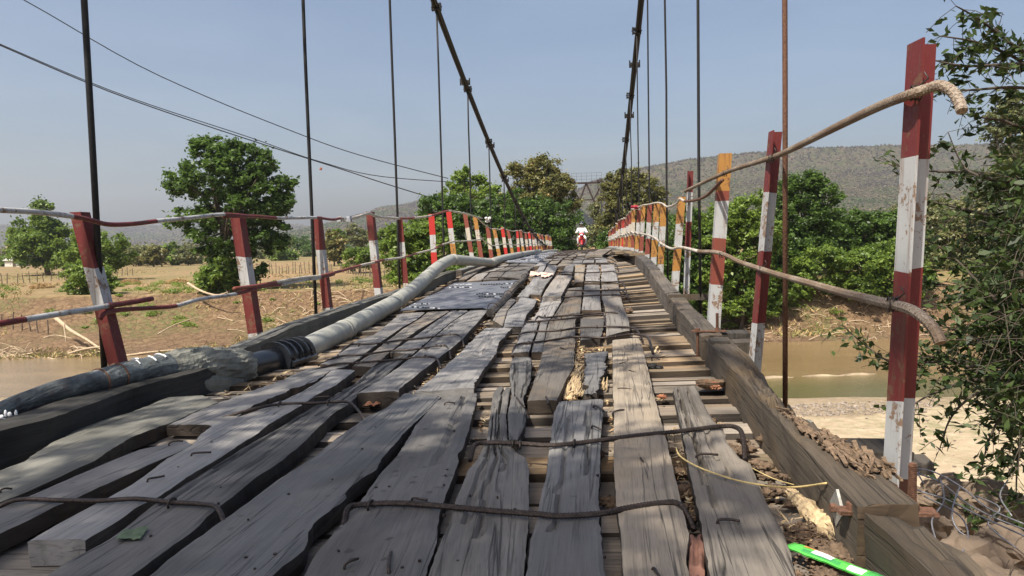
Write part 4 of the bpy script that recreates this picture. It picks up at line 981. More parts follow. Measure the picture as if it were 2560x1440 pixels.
# --- main cables, clamps, hangers
def cz(Y): return -.42+(.0033 if Y < 57 else .00262)*(57-Y)**2
for X, bow in ((-3.3, 0), (1.08, 0)):
    for k, (dx, dz) in enumerate(((-.035,0),(.035,.0),(0,.06))):
        mb = MB(); mb.tube([Vector((X+dx, y_, cz(y_)+dz)) for y_ in np.linspace(-6, 120, 64)], .034, 6)
        mb.build('main_cable', M['cable'], bridge, smooth=True)
hp = {}
for X, st in ((-3.3, 4.62), (1.05, 4.25)):
    yy = st; k = 0
    while yy < 116:
        zt = cz(yy); zb = deckz(-2.9 if X < 0 else .72, yy)-.32
        if zt > zb+.6:
            r = .021 if X < 0 else .0145
            x = X+(0 if k else .0)
            mb = MB()
            bend = [Vector((x+random.uniform(-.008,.008)*(t not in (0,1)), yy+random.uniform(-.01,.01), lerp(zb, zt, t))) for t in (0,.2,.4,.6,.8,1)]
            mb.tube(bend, r, 8); 
            o = mb.build('hanger_rod', M['rust'] if (X > 0 and k == 0) else M['cable'], bridge, smooth=True)
            mb = MB()
            for dy in (-.05,.05):
                mb.box((X, yy+dy*0, zt+.02+dy), .16, .10, .035, jit=.004)
            for sx in (-.09,.09): mb.box((X+sx, yy, zt+.02), .025, .12, .15, jit=.004)
            mb.tube([(X-.12,yy,zt+.02),(X+.12,yy,zt+.02)], .014, 6)
            mb.build('cable_clamp', M['cable'], bridge)
        # floor beam carried by the hanger
        if X < 0:
            a = Vector((-3.42, yy, deckz(-2.9, yy)-.32)); b = Vector((1.25, yy-.2, deckz(.72, yy)-.30))
            mb = MB(); c = lerp(a, b, .5); 
            ang = math.atan2(b.y-a.y, b.x-a.x); R = Matrix.Rotation(ang, 3, 'Z') @ Matrix.Rotation(-math.atan2(b.z-a.z, (b-a).length), 3, 'Y')
            mb.box(c, (b-a).length, .13, .16, R); mb.build('floor_beam', M['kerb_grey'], bridge)
        yy += 3.82 if X < 0 else 3.3; k += 1
# extra cable clamps seen on the near stretch
for X, ys in ((-3.3, (19.5, 24.1, 28.0)), (1.08, (19.0, 22.1))):
    for yy in ys:
        z = cz(yy); mb = MB()
        mb.box((X, yy, z+.03), .26, .07, .07, jit=.005); mb.box((X, yy+.12, z), .22, .05, .06, jit=.005)
        for sx in (-.12,.12): mb.tube([(X+sx,yy,z-.06),(X+sx,yy,z+.12)], .018, 6)
        mb.build('cable_clamp', M['cable'], bridge)
# --- far tower
tw = thing('bridge_tower', 'rusty steel portal tower with a zigzag braced crossbeam at the far end', 'tower', (-1.1, 120, -2.5))
TM = plain('rusty_tower_steel', (.045,.03,.026), .8, .2, .5, 3, .35)
xl, xr = -3.25, 1.05
zt = atY(1450,458,120).z; zb = zt-2.7
for X in (xl, xr):
    mb = MB()
    for dx in (-.28,.28):
        for dy in (-.3,.3): mb.box((X+dx, 120+dy, (zt-5)/2+.1), .13, .13, zt+5.2)
    for z in np.arange(-2, zt, 1.3): mb.box((X, 119.7, z), .5, .06, .08, Matrix.Rotation(.7*(1 if int(z*2)%2 else -1), 3, 'Y'))
    mb.build('tower_leg', TM, tw)
    mb = MB(); mb.box((X, 120, zt+.3), .9, .8, .35); mb.build('cable_saddle', TM, tw)
mb = MB(); mb.box(((xl+xr)/2, 120, zt), xr-xl, .35, .28); mb.build('top_beam', TM, tw)
mb = MB(); mb.box(((xl+xr)/2, 120, zb), (xr-xl)*.55, .2, .2); mb.build('bottom_beam', TM, tw)
def strut(a, b, r=.13, nm='brace'):
    mb = MB(); mb.tube([a, b], r, 6); mb.build(nm, TM, tw)
w_ = xr-xl
for a, b in [((0,-.9),(.25,-2.7)),((.25,-2.7),(.5,0)),((.5,0),(.75,-2.7)),((.75,-2.7),(1,-.9)),((.25,-2.7),(.12,-3.9)),((.75,-2.7),(.88,-3.9))]:
    strut((xl+a[0]*w_,120,zt+a[1]), (xl+b[0]*w_,120,zt+b[1]))
for z in (.6,1.1,1.6): strut((xl-.2,120,zt+z),(xr+.3,120,zt+z), .014, 'guard_rail')
for x in np.linspace(xl-.2, xr+.3, 7): strut((x,120,zt+.1),(x,120,zt+1.6), .014, 'guard_stanchion')
# --- kerbs
def beam(pts, wid, hei, mat, name='kerb_beam', rot=None, lab=None, nx=5):
    """pts: inner top edge, world points; width goes to +x (or -x), height down"""
    n = max(6, int(sum((b-a).length for a, b in zip(pts, pts[1:]))/.05)); n = min(n, 90)
    A, L = rs(pts, n); V=[]; UV=[]; sg = 1 if wid > 0 else -1; sd = random.random()*90
    for i, a in enumerate(A):
        t = i/(n-1); v = L*t
        row=[]
        for j in range(5): row.append((0, -hei*(1-j/4), ('s', j/4)))
        for j in range(1, nx+1): row.append((wid*j/nx, 0, ('t', j/nx)))
        for j in range(1, 4): row.append((wid, -hei*j/3, ('o', j/3)))
        for k, (x, z, (kd, q)) in enumerate(row):
            nz = mnoise.noise(Vector((x*12, v*3.5, sd+z*9)))*.008+mnoise.noise(Vector((x*50, v*14, sd+z*30)))*.004
            xx = x+nz*(1 if kd != 't' else 0); zz = z+(nz if kd == 't' else 0)
            if rot:
                w_, dp = rot(t)
                if w_ > 0:
                    if kd == 't': zz -= dp*w_*(.25+1.0*q)*(.75+.9*mnoise.noise(Vector((x*30, v*11, sd))))
                    if kd == 'o': zz = min(zz, -dp*w_*1.2); 
            if kd == 's' and q == 1 or (kd == 't' and q < .2): zz -= .008+.010*abs(mnoise.noise(Vector((v*8, sd, 0))))
            V.append((a.x+xx, a.y+(.012*mnoise.noise(Vector((x*20, z*20, sd+i))) if i in (0, n-1) else 0), a.z+zz)); UV.append((x+z, v))
    c = len(row); Fc=[]
    for i in range(n-1):
        for j in range(c-1): q=i*c+j; Fc.append((q, q+1, q+1+c, q+c) if sg > 0 else (q, q+c, q+1+c, q+1))
        Fc.append((i*c+c-1, i*c, (i+1)*c, (i+1)*c+c-1))
    for i, fl in ((0,1),(n-1,0)):
        b0 = len(V)
        for j in range(c): p = V[i*c+j]; V.append(p); UV.append((p[2]*.4, p[0]*2))
        f = list(range(b0, b0+c)); Fc.append(tuple(f if not fl else f[::-1]))
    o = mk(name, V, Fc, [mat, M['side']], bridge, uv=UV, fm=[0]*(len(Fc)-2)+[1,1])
    if lab: o['label'] = lab
    return o
def kp(px, py, X, h):                     # point on deck base line at X raised by h
    p = atX(px, py, X); return Vector((X, p.y, deckz(X, p.y)+h))
rotf = lambda t: (max(0, 1-abs((t-.42)/.30)), .10)
Y1 = atX(1762,850,.74).y
beam([Vector((lerp(.66,.74,t), lerp(1.95, Y1, t), deckz(.72, lerp(1.95,Y1,t))+.185)) for t in np.linspace(0,1,12)], .15, .21, M['kerb'], rot=rotf, lab='rotten crumbling kerb beam at lower right', nx=9)
Y2 = atX(1660,745,.74).y
for y0, y1, h0, h1 in [(Y1+.14, 7.9, .18,.20), (7.92, 10.2, .20,.20), (10.22, 13.2, .2,.19), (13.22,16.5,.19,.18), (16.52,20,.17,.17),(20.05,26,.17,.17),(26.05,34,.16,.16),(34.1,46,.16,.16),(46.1,60,.16,.16),(60.1,80,.16,.16)]:
    beam([Vector((.74+.01*random.random(), y_, deckz(.74, y_)+lerp(h0, h1, (y_-y0)/(y1-y0)))) for y_ in np.linspace(y0, y1, 6)], .14, .22, M['kerb'] if y0 < 20 else M['kerb_grey'])
beam([Vector((.675+(1.94-y_)*.10, y_, deckz(.7, y_)+.175-(1.935-y_)**2*.25)) for y_ in (1.40,1.52,1.65,1.8,1.935)], .14, .24, M['kerb'], rot=lambda t: (.7, .06), lab='short kerb stub beyond the iron bracket')
# left kerb
def lk(px, py): d = ray(px, py); return d
Lk = [(-60,1195),(0,1160),(125,1125),(250,1075),(330,1035),(500,985),(560,960)]
P = [deck(x, y, .02) for x, y in Lk]
beam([p+Vector((0,0,.16)) for p in P], -.2, .2, M['kerb_dark'], lab='black stained kerb beam under the wrapped pipe')
P = [atX(px, py, -2.93) for px, py in [(600,872),(640,856),(740,812),(850,775),(960,740),(1030,720)]]
beam([Vector((-2.93, p.y, p.z)) for p in P], -.16, .22, M['kerb_grey'], lab='grey mossy kerb beam behind the pipe')
P = [atX(px, py, -2.93) for px, py in [(1032,722),(1075,702),(1110,685),(1140,676)]]
beam(P, -.16, .2, M['kerb_grey'])
for y0, y1 in [(16.2,19.5),(19.6,24),(24.1,32),(32.1,44),(44.1,60),(60.1,80)]:
    beam([Vector((-2.93, y_, deckz(-2.93, y_)+.13)) for y_ in np.linspace(y0, y1, 5)], -.16, .2, M['kerb_grey'])
# diamond washer plates with nut on kerb faces
def washer(c, nrm_x, s=.05):
    mb = MB()
    mb.box(c, .008, s*1.0, s*1.0, Matrix.Rotation(math.pi/4, 3, 'X')); mb.build('washer_plate', plain('worn_zinc', (.35,.34,.31), .5, .5, .3, 60), bridge)
    mb = MB(); mb.tube([c, c+Vector((nrm_x*.02,0,0))], .013, 6); mb.build('nut', M['rust'], bridge)
p = atX(2112,1270,.68); washer(p+Vector((-.02,0,0)), -1, .075)
p = deck(350,1000,.06); washer(p+Vector((.01,-.02,.02)), 1, .07)
# iron brackets clamping the kerb joints
for px, py, X, ws in [(1740,828,.72,.24),(2122,1277,.66,.25)]:
    p = atX(px, py, X); y0 = p.y
    mb = MB(); mb.box((X+ws/2-.03, y0, p.z), ws, .05, .008, jit=.002); mb.build('bracket_plate', M['rust'], bridge)
    for dx in (.01, ws-.09):
        mb = MB(); q = Vector((X+dx, y0, p.z)); P=[q+Vector((0,0,.02 if dx < .02 else .13)), q+Vector((0,0,-.2)), q+Vector((0,0,-.42))]
        mb.tube(P, .0095, 8)
        if dx > .02:
            for k in range(22): mb.tube([q+Vector((0,0,.125-k*.005)), q+Vector((0,0,.1225-k*.005))], .0112, 8)
        mb.tube([q+Vector((0,0,.004)), q+Vector((0,0,.022))], .018, 6)
        mb.build('tie_bolt', M['rust'], bridge)
# blocks outside the right kerb (beam ends and packers)
for px, py, dep, sx, sy, sz in [(1832,842,5.5,.22,.16,.07),(1838,866,5.2,.30,.16,.08),(1822,900,5.0,.12,.16,.2),(1800,880,4.9,.12,.12,.16),(2235,1160,3.0,.26,.10,.05),(1735,742,7.6,.5,.12,.06),(2130,1120,2.9,.36,.2,.03)]:
    c = atY(px, py, dep); mb = MB(); mb.box(c, sx, sy, sz, jit=.008); o = mb.build('packing_block', M['kerb'], bridge)
# --- rebar ties across the planks
def rod(pts, r=.0085, h=.012, name='tie_rod', base=PT, endown=(1,1), mat='iron', ribs=False):
    W = [deck(x, y, base+h+.002) for x, y in pts]
    if endown[0]: W[0].z -= .035
    if endown[1]: W[-1].z -= .05
    q = smoothpath(W, 4); mb = MB(); mb.tube(q, r, 8)
    if ribs:
        dense,_ = rs(q, int(sum((b-a).length for a, b in zip(q, q[1:]))/.011))
        for a, b in zip(dense, dense[1:]):
            t=(b-a).normalized(); c0=lerp(a,b,.3); mb.tube([c0, c0+t*.003], r*1.14, 7)
    o = mb.build(name, M[mat], bridge, smooth=not ribs)
    return q
def loop(px, py, s=.022, h=.014):
    c = deck(px, py, PT+h); mb = MB(); a0 = random.uniform(-.5,.5)
    P = [c+Vector((math.sin(a0)*math.cos(a)*s*.5, math.cos(a0)*math.cos(a)*s, math.sin(a)*s*.8-.004)) for a in np.linspace(-.4, 3.6, 10)]
    mb.tube(P, .0042, 6); mb.build('nail_loop', M['iron'], bridge, smooth=True)
RODS = [([(-40,1262),(40,1250),(150,1251),(250,1252),(340,1247),(430,1256),(500,1260),(545,1272),(567,1297)],.0085),
 ([(857,1305),(868,1275),(900,1262),(1000,1258),(1100,1265),(1240,1278),(1340,1285),(1400,1290),(1500,1284),(1570,1270),(1650,1258),(1700,1262),(1735,1284)],.0092),
 ([(1175,1130),(1185,1115),(1210,1107),(1290,1108),(1370,1113),(1440,1108),(1520,1098),(1600,1088),(1700,1078),(1800,1066),(1840,1068),(1857,1090),(1862,1118)],.0092),
 ([(522,1038),(617,1027),(700,1010),(783,1008),(833,1005),(877,1008),(913,1028)],.008),
 ([(765,922),(830,912),(892,907),(980,900),(1065,892),(1090,895),(1102,904)],.0085),
 ([(795,902),(845,892),(905,887),(980,877),(1025,875),(1100,865),(1117,867),(1127,881)],.0085),
 ([(842,882),(875,862),(930,860),(1005,850),(1057,845),(1125,837),(1150,840),(1160,853)],.0085),
 ([(1280,878),(1290,863),(1325,857),(1375,851),(1437,842),(1500,845),(1535,842),(1575,836),(1595,837),(1620,845),(1632,867)],.0095),
 ([(1295,852),(1300,836),(1337,829),(1400,826),(1437,820),(1492,817),(1540,817),(1575,819),(1592,825),(1607,838)],.0085),
 ([(1305,818),(1315,806),(1362,802),(1425,796),(1500,787),(1510,790),(1515,806)],.008),
 ([(1335,801),(1345,791),(1362,794),(1412,789),(1450,787),(1535,781),(1547,783)],.009),
 ([(1352,757),(1357,745),(1400,744),(1450,740),(1525,737),(1555,739),(1575,737)],.009),
 ([(1362,728),(1425,726),(1475,727),(1540,725),(1560,730),(1575,737)],.009),
 ([(1396,688),(1403,681),(1462,682),(1507,680),(1535,679),(1544,689)],.010),
 ([(1423,707),(1462,704),(1517,705),(1553,705),(1565,717)],.009),
 ([(1397,664),(1408,659),(1462,658),(1533,659),(1544,667)],.010),
 ([(1405,652),(1440,650),(1500,649),(1530,652)],.011), ([(1420,645),(1470,644),(1520,646),(1540,650)],.011),
 ([(1190,683),(1230,679),(1292,677),(1315,674),(1321,681)],.011), ([(1197,697),(1230,694),(1285,696),(1312,696)],.011), ([(1205,676),(1249,668),(1317,665),(1336,671)],.011)]
for k, (p, r) in enumerate(RODS): rod(p, r, ribs=(k in (1,2)))
for y_ in np.arange(18, 46, 1.7):
    x0 = random.choice([-2.3,-1.4]); mb = MB()
    P=[Vector((x, y_+.1*math.sin(x*3), deckz(x, y_)+PT+.02)) for x in np.linspace(x0, x0+random.uniform(1.1,1.7), 7)]
    mb.tube(P, .012, 5); mb.build('tie_rod', M['iron'], bridge)
for p in [(430,1256),(700,1010),(822,1006),(927,1262),(1283,1108),(1436,1108),(1300,1112),(897,862),(970,857),(1125,837),(845,891),(1090,865),(1102,866),(885,909),(1063,892),(1337,829),(1402,826),(1492,817),(1437,842),(1540,842),(1600,836),(1322,857),(1362,791),(1403,797),(1345,806),(1372,744),(1436,740),(1530,737),(1475,726),(1522,724)]: loop(*p)
# bent nails and staples lying on the planks
for (p, q) in [((370,1200),(412,1192)),((480,1136),(528,1133)),((423,1110),(458,1105)),((788,995),(826,993)),((1031,1248),(1068,1250)),((862,1415),(895,1400)),((972,1425),(978,1380)),((1112,1010),(1138,1008)),((1292,995),(1312,1020)),((1480,1067),(1505,1075)),((1485,1015),(1510,1030)),((1533,1032),(1560,1027)),((1545,973),(1578,973)),((1548,912),(1572,903)),((1572,928),(1590,932)),((1400,870),(1414,874)),((1365,993),(1370,1010)),((1742,1140),(1795,1137)),((1795,1303),(1850,1303)),((1602,1148),(1610,1158)),((1632,1425),(1650,1445)),((1630,895),(1649,899)),((1430,785),(1442,788)),((1425,786),(1440,790)),((2,1228),(30,1222))]:
    a = deck(*p, PT+.008); b = deck(*q, PT+.008); mb = MB(); m_ = lerp(a, b, random.uniform(.3,.7))+Vector((random.uniform(-.006,.006),random.uniform(-.004,.004),random.uniform(.001,.009))); L_n = (b-a).length
    b = b+Vector((0,0,random.choice([0,0,.004]))); mb.tube(smoothpath([a-Vector((0,0,.02)), a+Vector((0,0,.003)), m_, b], 3), min(.005, .0035+L_n*.012), 6); mb.build('bent_nail', M['iron'], bridge, smooth=True)
# nail heads and holes: small dark discs sunk in the planks
mb = MB()
for _ in range(45):
    px = random.uniform(350,1720); py = random.uniform(860,1430); c = deck(px, py, PT+.001)
    if not (-2.6 < c.x < .1): continue
    mb.tube([c-Vector((0,0,.004)), c+Vector((0,0,.004))], random.uniform(.003,.006), 7)
o = mb.build('nail_head', M['iron'], bridge); o['kind'] = 'stuff'
# ================================================================== THINGS ON THE BRIDGE
# steel sheets
def sheet(name, label, nl, nr, fr, fl, slots, mid=None, h=PT+.025, group=None):
    a, b, c, d = [deck(x, y, h) for x, y in (nl, nr, fr, fl)]
    n = 16; V=[]; 
    for i in range(n):
        for j in range(n):
            s, t = i/(n-1), j/(n-1)
            p = lerp(lerp(a, b, s), lerp(d, c, s), t); p.z = deckz(p.x, p.y)+h+.012*mnoise.noise(Vector((p.x*2.2, p.y*1.5, 7)))+(.03*(max(0,s-.93)/.07)*-1)
            V.append(p)
    V2 = [v-Vector((0,0,.006)) for v in V]
    Fc=[]
    for i in range(n-1):
        for j in range(n-1):
            q=i*n+j; Fc.append((q, q+n, q+n+1, q+1)); Fc.append((q+n*n, q+1+n*n, q+n+1+n*n, q+n+n*n))
    N_=n*n
    for k in range(n-1):
        for p, q in ((k, k+1), ((n-1)*n+k+1, (n-1)*n+k), ((k+1)*n, k*n), (k*n+n-1, (k+1)*n+n-1)): Fc.append((p, q, q+N_, p+N_))
    t_ = thing(name, label, 'metal sheet', a, group)
    mk('sheet', V+V2, Fc, M['sheet'], t_, smooth=False)
    mbd = MB(); mbw = MB()
    for (x0, y0, x1, y1, cnt, wt) in slots:
        for k in range(cnt):
            t = (k+.5)/cnt; px = lerp(x0, x1, t); py = lerp(y0, y1, t)+random.uniform(-.8,.8)
            c = deck(px, py, h+.014); L = abs(x1-x0)/cnt*.75*(depth(c.x, c.y)/F)
            m1 = MB(); wh = random.random() < wt; m1.box(c, L, .035, .012, Matrix.Rotation(.2, 3, 'Z'), jit=.002); m1.build('raised_tab' if wh else 'slot_edge', M['tab'] if wh else M['cable'], t_)
    return t_
M['tab'] = plain('bright_worn_metal', (.7,.7,.7), .35, .3)
M['sheet'] = plain('blue_grey_steel_sheet', (.145,.15,.165), .5, .25, .15, 6, .2)
sheet('steel_sheet', 'large flat blue grey steel sheet laid on the left of the deck', (1000,776),(1222,768),(1307,700),(1136,707), [(1035,760,1075,759,9,.9),(1022,767,1100,771,12,.6),(1190,735,1258,735,11,.25),(1196,741,1256,742,9,.2),(1135,711,1180,711,9,.95),(1200,711,1290,709,14,.4),(1122,718,1180,718,9,.6),(1250,718,1288,717,7,.3)])
sheet('steel_sheet', 'far perforated steel sheet with rows of white tabs', (1262,655),(1348,657),(1398,630),(1336,629), [(1262,652,1350,652,14,.9),(1290,648,1362,648,12,.9),(1305,643,1366,643,12,.9),(1320,639,1372,639,10,.9),(1326,635,1384,635,10,.9),(1334,631,1392,631,10,.9)])
mb = MB()                                  # log edging wired to the sheet's right side
P = [deck(x, y, PT+.02) for x, y in [(1225,782),(1250,760),(1270,738),(1290,716),(1305,702),(1316,688)]]
mb.tube(smoothpath(P, 3), .045, 8, jit=.15); o = mb.build('edging_log', M['kerb'], bridge)
for p in [(1232,770),(1270,738),(1292,714),(1312,694)]:
    c = deck(*p, PT+.03); mb = MB(); mb.tube([c+Vector((math.cos(a)*.06, 0, math.sin(a)*.06)) for a in np.linspace(-.5, 3.7, 9)], .006, 5); mb.build('binding_wire', M['iron'], bridge)
# water pipe
pipe = thing('water_pipe', 'long grey jointed plastic pipe along the left kerb, kinked upwards at a joint', 'pipe', atX(745,878,-2.6))
PG = NT('grey_plastic_pipe'); o_ = PG.coord('World'); n_ = PG.noise(o_, 9, 5, .65); n3 = PG.noise(o_, 60, 4, .7)
c_ = PG.mix(PG.ramp(n_, [(.35,0),(.7,1)]), (.27,.27,.235), (.37,.37,.325)); c_ = PG.mix(PG.ramp(n3, [(.6,0),(.75,.5)]), c_, (.36,.34,.28))
PM = PG.fin(c_, .5, PG.bump(n3, .15, .003))
def pseg(pts, r, name='pipe_section', mat=PM, parent=pipe, sub=4, n=18):
    W = [atX(x, y, X) for x, y, X in pts]; q = smoothpath(W, sub); mb = MB(); mb.tube(q, r, n); return mb.build(name, mat, parent, smooth=False if n < 9 else True), q
R_ = .108
segs = [[(738,888,-2.60),(800,855,-2.62),(860,826,-2.63)],[(860,826,-2.63),(930,788,-2.65),(985,758,-2.68)],[(985,758,-2.68),(1035,722,-2.72),(1065,695,-2.76)],[(1065,695,-2.76),(1095,668,-2.8),(1122,652,-2.84),(1134,648,-2.86)],
        [(1130,649,-2.84),(1160,651,-2.75),(1195,654,-2.68),(1232,657,-2.62)],[(1226,657,-2.62),(1262,645,-2.68),(1303,636,-2.72)],[(1300,637,-2.72),(1325,632,-2.75),(1350,628,-2.8)]]
for k, s in enumerate(segs):
    o, q = pseg(s, R_ if k < 4 else R_*.98)
    if k in (0,1,2,3,4):
        mb = MB(); t = (q[-1]-q[-2]).normalized(); mb.tube([q[-1]-t*.05, q[-1]+t*.01], R_*1.05, 18); mb.build('pipe_joint', PM, pipe, smooth=True)
far = [Vector((-2.8+.06*math.sin(y_*.4), y_, deckz(-2.8, y_)+.12)) for y_ in np.arange(24.5, 70, 3)]
mb = MB(); mb.tube(far, .09, 8); mb.build('pipe_section', PM, pipe, smooth=True)
# white scratch marks on the pipe
for px, py, X in [(835,835,-2.6),(838,845,-2.6),(885,800,-2.62),(790,850,-2.6)]:
    mb = MB(); c = atX(px, py, X)+Vector((0,-.005,0)); W=[]
    cen = atX(px, py+8, X)
    for a in np.linspace(0.2, .9, 5): W.append(c+Vector((.0, -.03*a, -.02*a+.0))) 
# black pipe and ribbed coupling
BP = plain('black_poly_pipe', (.018,.02,.024), .28, 0, .1, 30, .3)
bp = thing('pipe_coupling', 'black poly pipe with a ribbed bolted coupling joining the grey pipe', 'coupling', atX(690,905,-2.58))
W = [atX(590,925,-2.62), atX(640,912,-2.6), atX(690,900,-2.58), atX(745,884,-2.59)]
mb = MB(); mb.tube(smoothpath(W, 4), .10, 18); mb.build('black_pipe', BP, bp, smooth=True)
a, b = atX(684,901,-2.58), atX(748,883,-2.59); ax = (b-a); t_ = ax.normalized()
mb = MB(); mb.tube([a, b], .125, 20); mb.build('coupling_body', BP, bp, smooth=True)
for k in range(5):
    c = a+ax*(k/4); mb = MB(); mb.tube([c-t_*.012, c+t_*.012], .15, 20); mb.build('coupling_rib', BP, bp)
sidev = t_.cross(Vector((0,0,1))).normalized(); upv = sidev.cross(t_)
for sgn in (1,-1):
    mb = MB(); off = sidev*sgn*.145+upv*(-.03*sgn)
    mb.tube([a+off, b+off], .028, 6); mb.build('coupling_flange', BP, bp)
    for k in range(4):
        c = a+ax*(k+.5)/4+off; mb = MB(); mb.tube([c-upv*.045, c+upv*.05], .012, 6); mb.build('coupling_bolt', M['iron'], bp)
# wrapped pipe: crumpled sheet round an old pipe
wp = thing('wrapped_pipe', 'crumpled grey sheet metal wrapped round the old pipe at left', 'pipe', deck(350,1000,.2))
WM = NT('crumpled_grey_green_sheet'); o_ = WM.coord('World'); n_ = WM.noise(o_, 5, 6, .7, .5); n3 = WM.noise(o_, 22, 6, .75)
c_ = WM.ramp(n_, [(.3,(.025,.027,.028)),(.45,(.07,.078,.078)),(.58,(.13,.145,.14)),(.68,(.27,.29,.28))]); c_ = WM.mix(WM.ramp(n3, [(.55,0),(.66,.7)]), c_, (.09,.05,.032))
WMm = WM.fin(c_, .45, WM.bump(n3, .5, .02), metal=.15)
wpts = [(-110,1082,-2.95),(0,1030,-2.92),(110,988,-2.9),(220,962,-2.86),(330,935,-2.82),(440,921,-2.76),(520,915,-2.7),(605,918,-2.62)]
wr = [.035,.045,.055,.068,.082,.105,.118,.118]
CLm = NT('crumpled_olive_canvas'); o_ = CLm.coord('World'); n_ = CLm.noise(o_, 4, 5, .65, .5); n3 = CLm.noise(o_, 26, 6, .75)
c_ = CLm.ramp(n_, [(.3,(.10,.10,.085)),(.5,(.19,.19,.16)),(.7,(.27,.265,.22))]); c_ = CLm.mix(CLm.ramp(n3, [(.58,0),(.7,.5)]), c_, (.12,.09,.06))
CLmm = CLm.fin(c_, .8, CLm.bump(n3, .5, .015))
W = [atX(x, y, X) for x, y, X in wpts]; q = smoothpath(W, 12); V=[]; n = 48
rad = [lerp(wr[min(i//12, 7)], wr[min(i//12+1, 7)], (i%12)/12) for i in range(len(q))]
def wrapr(i, d):
    s = i*.05; t = i/len(q); cl = max(0, min(1, (t-.66)/.06))
    fold = abs(mnoise.noise(Vector((d.x*2.4+s*1.6, s*3.4, d.z*2.4))))
    fold2 = abs(mnoise.noise(Vector((d.x*6, s*7+d.z*5, d.z*6))))
    return rad[i]*(1+(.05+.05*cl)*mnoise.noise(Vector((d.x*2, s*2.2, d.z*2)))+(.08+.22*cl)*(.35-fold)+(.05+.14*cl)*(.3-fold2)+(.10*cl if t > .68 else 0)-.35*(1-min(1, t/.25))*max(0, d.z)*0)
for i, p in enumerate(q):
    t = (q[min(i+1,len(q)-1)]-q[max(i-1,0)]).normalized(); u = t.cross(Vector((0,0,1))).normalized(); v = u.cross(t)
    for j in range(n):
        a = 2*math.pi*j/n; d = u*math.cos(a)+v*math.sin(a)
        r = wrapr(i, d)
        V.append(p+d*r+t*(.06*mnoise.noise(Vector((j*.5,2,0)))+.02*mnoise.noise(Vector((j*1.7,2,0))) if i > len(q)-3 else 0))
Fc=[(i*n+j, i*n+(j+1)%n, (i+1)*n+(j+1)%n, (i+1)*n+j) for i in range(len(q)-1) for j in range(n)]
ks = int(len(q)*.68)
mk('canvas_wrap', V, [f for f in Fc if f[0]//n >= ks], CLmm, wp, smooth=False)
Fc = [f for f in Fc if f[0]//n < ks]
mk('sheet_wrap', V, Fc, WMm, wp, smooth=False)
mb = MB(); mb.tube(smoothpath([w_+Vector((.03,0,-.075)) for w_ in W[:6]], 4), .04, 10); mb.build('old_pipe', plain('brown_old_pipe', (.07,.045,.04), .7, 0, .5, 30), wp, smooth=True)
# torn flap hanging down at the right end of the wrap
a = atX(560,950,-2.6); V=[]; 
for i in range(9):
    for j in range(7):
        s, t = i/8, j/6
        p = lerp(atX(500,940,-2.62), atX(606,935,-2.55), s)+Vector((.02*math.sin(t*3), -.04*t, -.15*t*(.6+.4*s)+.02*mnoise.noise(Vector((s*5,t*5,1))))); V.append(p)
Fc=[(i*7+j, (i+1)*7+j, (i+1)*7+j+1, i*7+j+1) for i in range(8) for j in range(6)]
V += [v+Vector((0,.004,0)) for v in V]; Fc += [tuple(k+63 for k in f[::-1]) for f in Fc]
mk('torn_flap', V, Fc, CLmm, wp)
for px in (222, 262):
    # binding bands
    i = int((px+110)/715*len(q)); i = min(max(2, i), len(q)-3); p = q[i]; t = (q[i+1]-q[i-1]).normalized(); u = t.cross(Vector((0,0,1))).normalized(); v = u.cross(t)
    mb = MB(); mb.tube([p+(u*math.cos(a)+v*math.sin(a))*(rad[i]*1.05) for a in np.linspace(0, 2*math.pi, 22)], .006, 6); mb.build('binding_wire', M['rust'], wp)
# painted white strokes and marks
WP = plain('white_mark_paint', (.75,.75,.76), .7)
def ptube(i_f, a):
    i = max(1, min(len(q)-2, int(i_f))); p = q[i]; t = (q[i+1]-q[i-1]).normalized(); u = t.cross(Vector((0,0,1))).normalized(); v = u.cross(t)
    d = u*math.cos(a)+v*math.sin(a); s = i*.06
    r = wrapr(i, d)
    return p+d*(r+.006)
for f0, a0, a1, rr in [(49,1.9,1.3,.005),(52,1.5,.8,.005),(55,1.9,1.0,.006),(48,1.2,.8,.004)]:
    mb = MB(); mb.tube([ptube(f0+.0*k, lerp(a0, a1, k/6)) for k in range(7)], rr, 5); mb.build('paint_stroke', WP, wp)
# white painted blobs shaped like hurried figures on the old pipe
mb = MB()
for px, py, a, b in [(4,1042,9,5),(14,1034,6,9),(24,1036,9,6),(30,1045,6,6),(40,1036,6,11),(8,1050,14,4)]:
    c = atX(px, py, -2.80); k = c.length/F
    mb.sphere(c, a*k*.55, .006, b*k*.9, n=6)
mb.build('paint_figures', WP, wp, smooth=True)
# ---- debris
def lump(name, label, px, py, w, mat, h=0, flat=.5, cat='debris', nz=.5, group=None, n=12):
    c = deck(px, py, h); k = depth(c.x, c.y)/F; r = w*k/2
    mb = MB(); mb.sphere(c+Vector((0,0,r*flat*.5)), r, r*.8, r*flat, n=n, noise=nz, sc=4.5)
    o = mb.build(name, mat, smooth=True); tag(o, label, cat, group); return o
def cluster(mb, c, r, n, s, flat=.5):
    for _ in range(max(1, n//6)):
        p = c+Vector((random.gauss(0,r*.9), random.gauss(0,r*.9), 0)); q = s*random.uniform(1.3,2.6)
        mb.sphere(p, q, q*random.uniform(.5,.9), q*random.uniform(.35,.6), n=12, noise=.95, sc=9)
    s *= .42
    for _ in range(n):
        p = c+Vector((random.gauss(0,r), random.gauss(0,r), abs(random.gauss(0,r*.3))))
        q = s*random.uniform(.3,1.2); mb.sphere(p, q, q*random.uniform(.6,1), q*random.uniform(.4,.8), n=4, noise=.7, sc=4)
mb = MB()
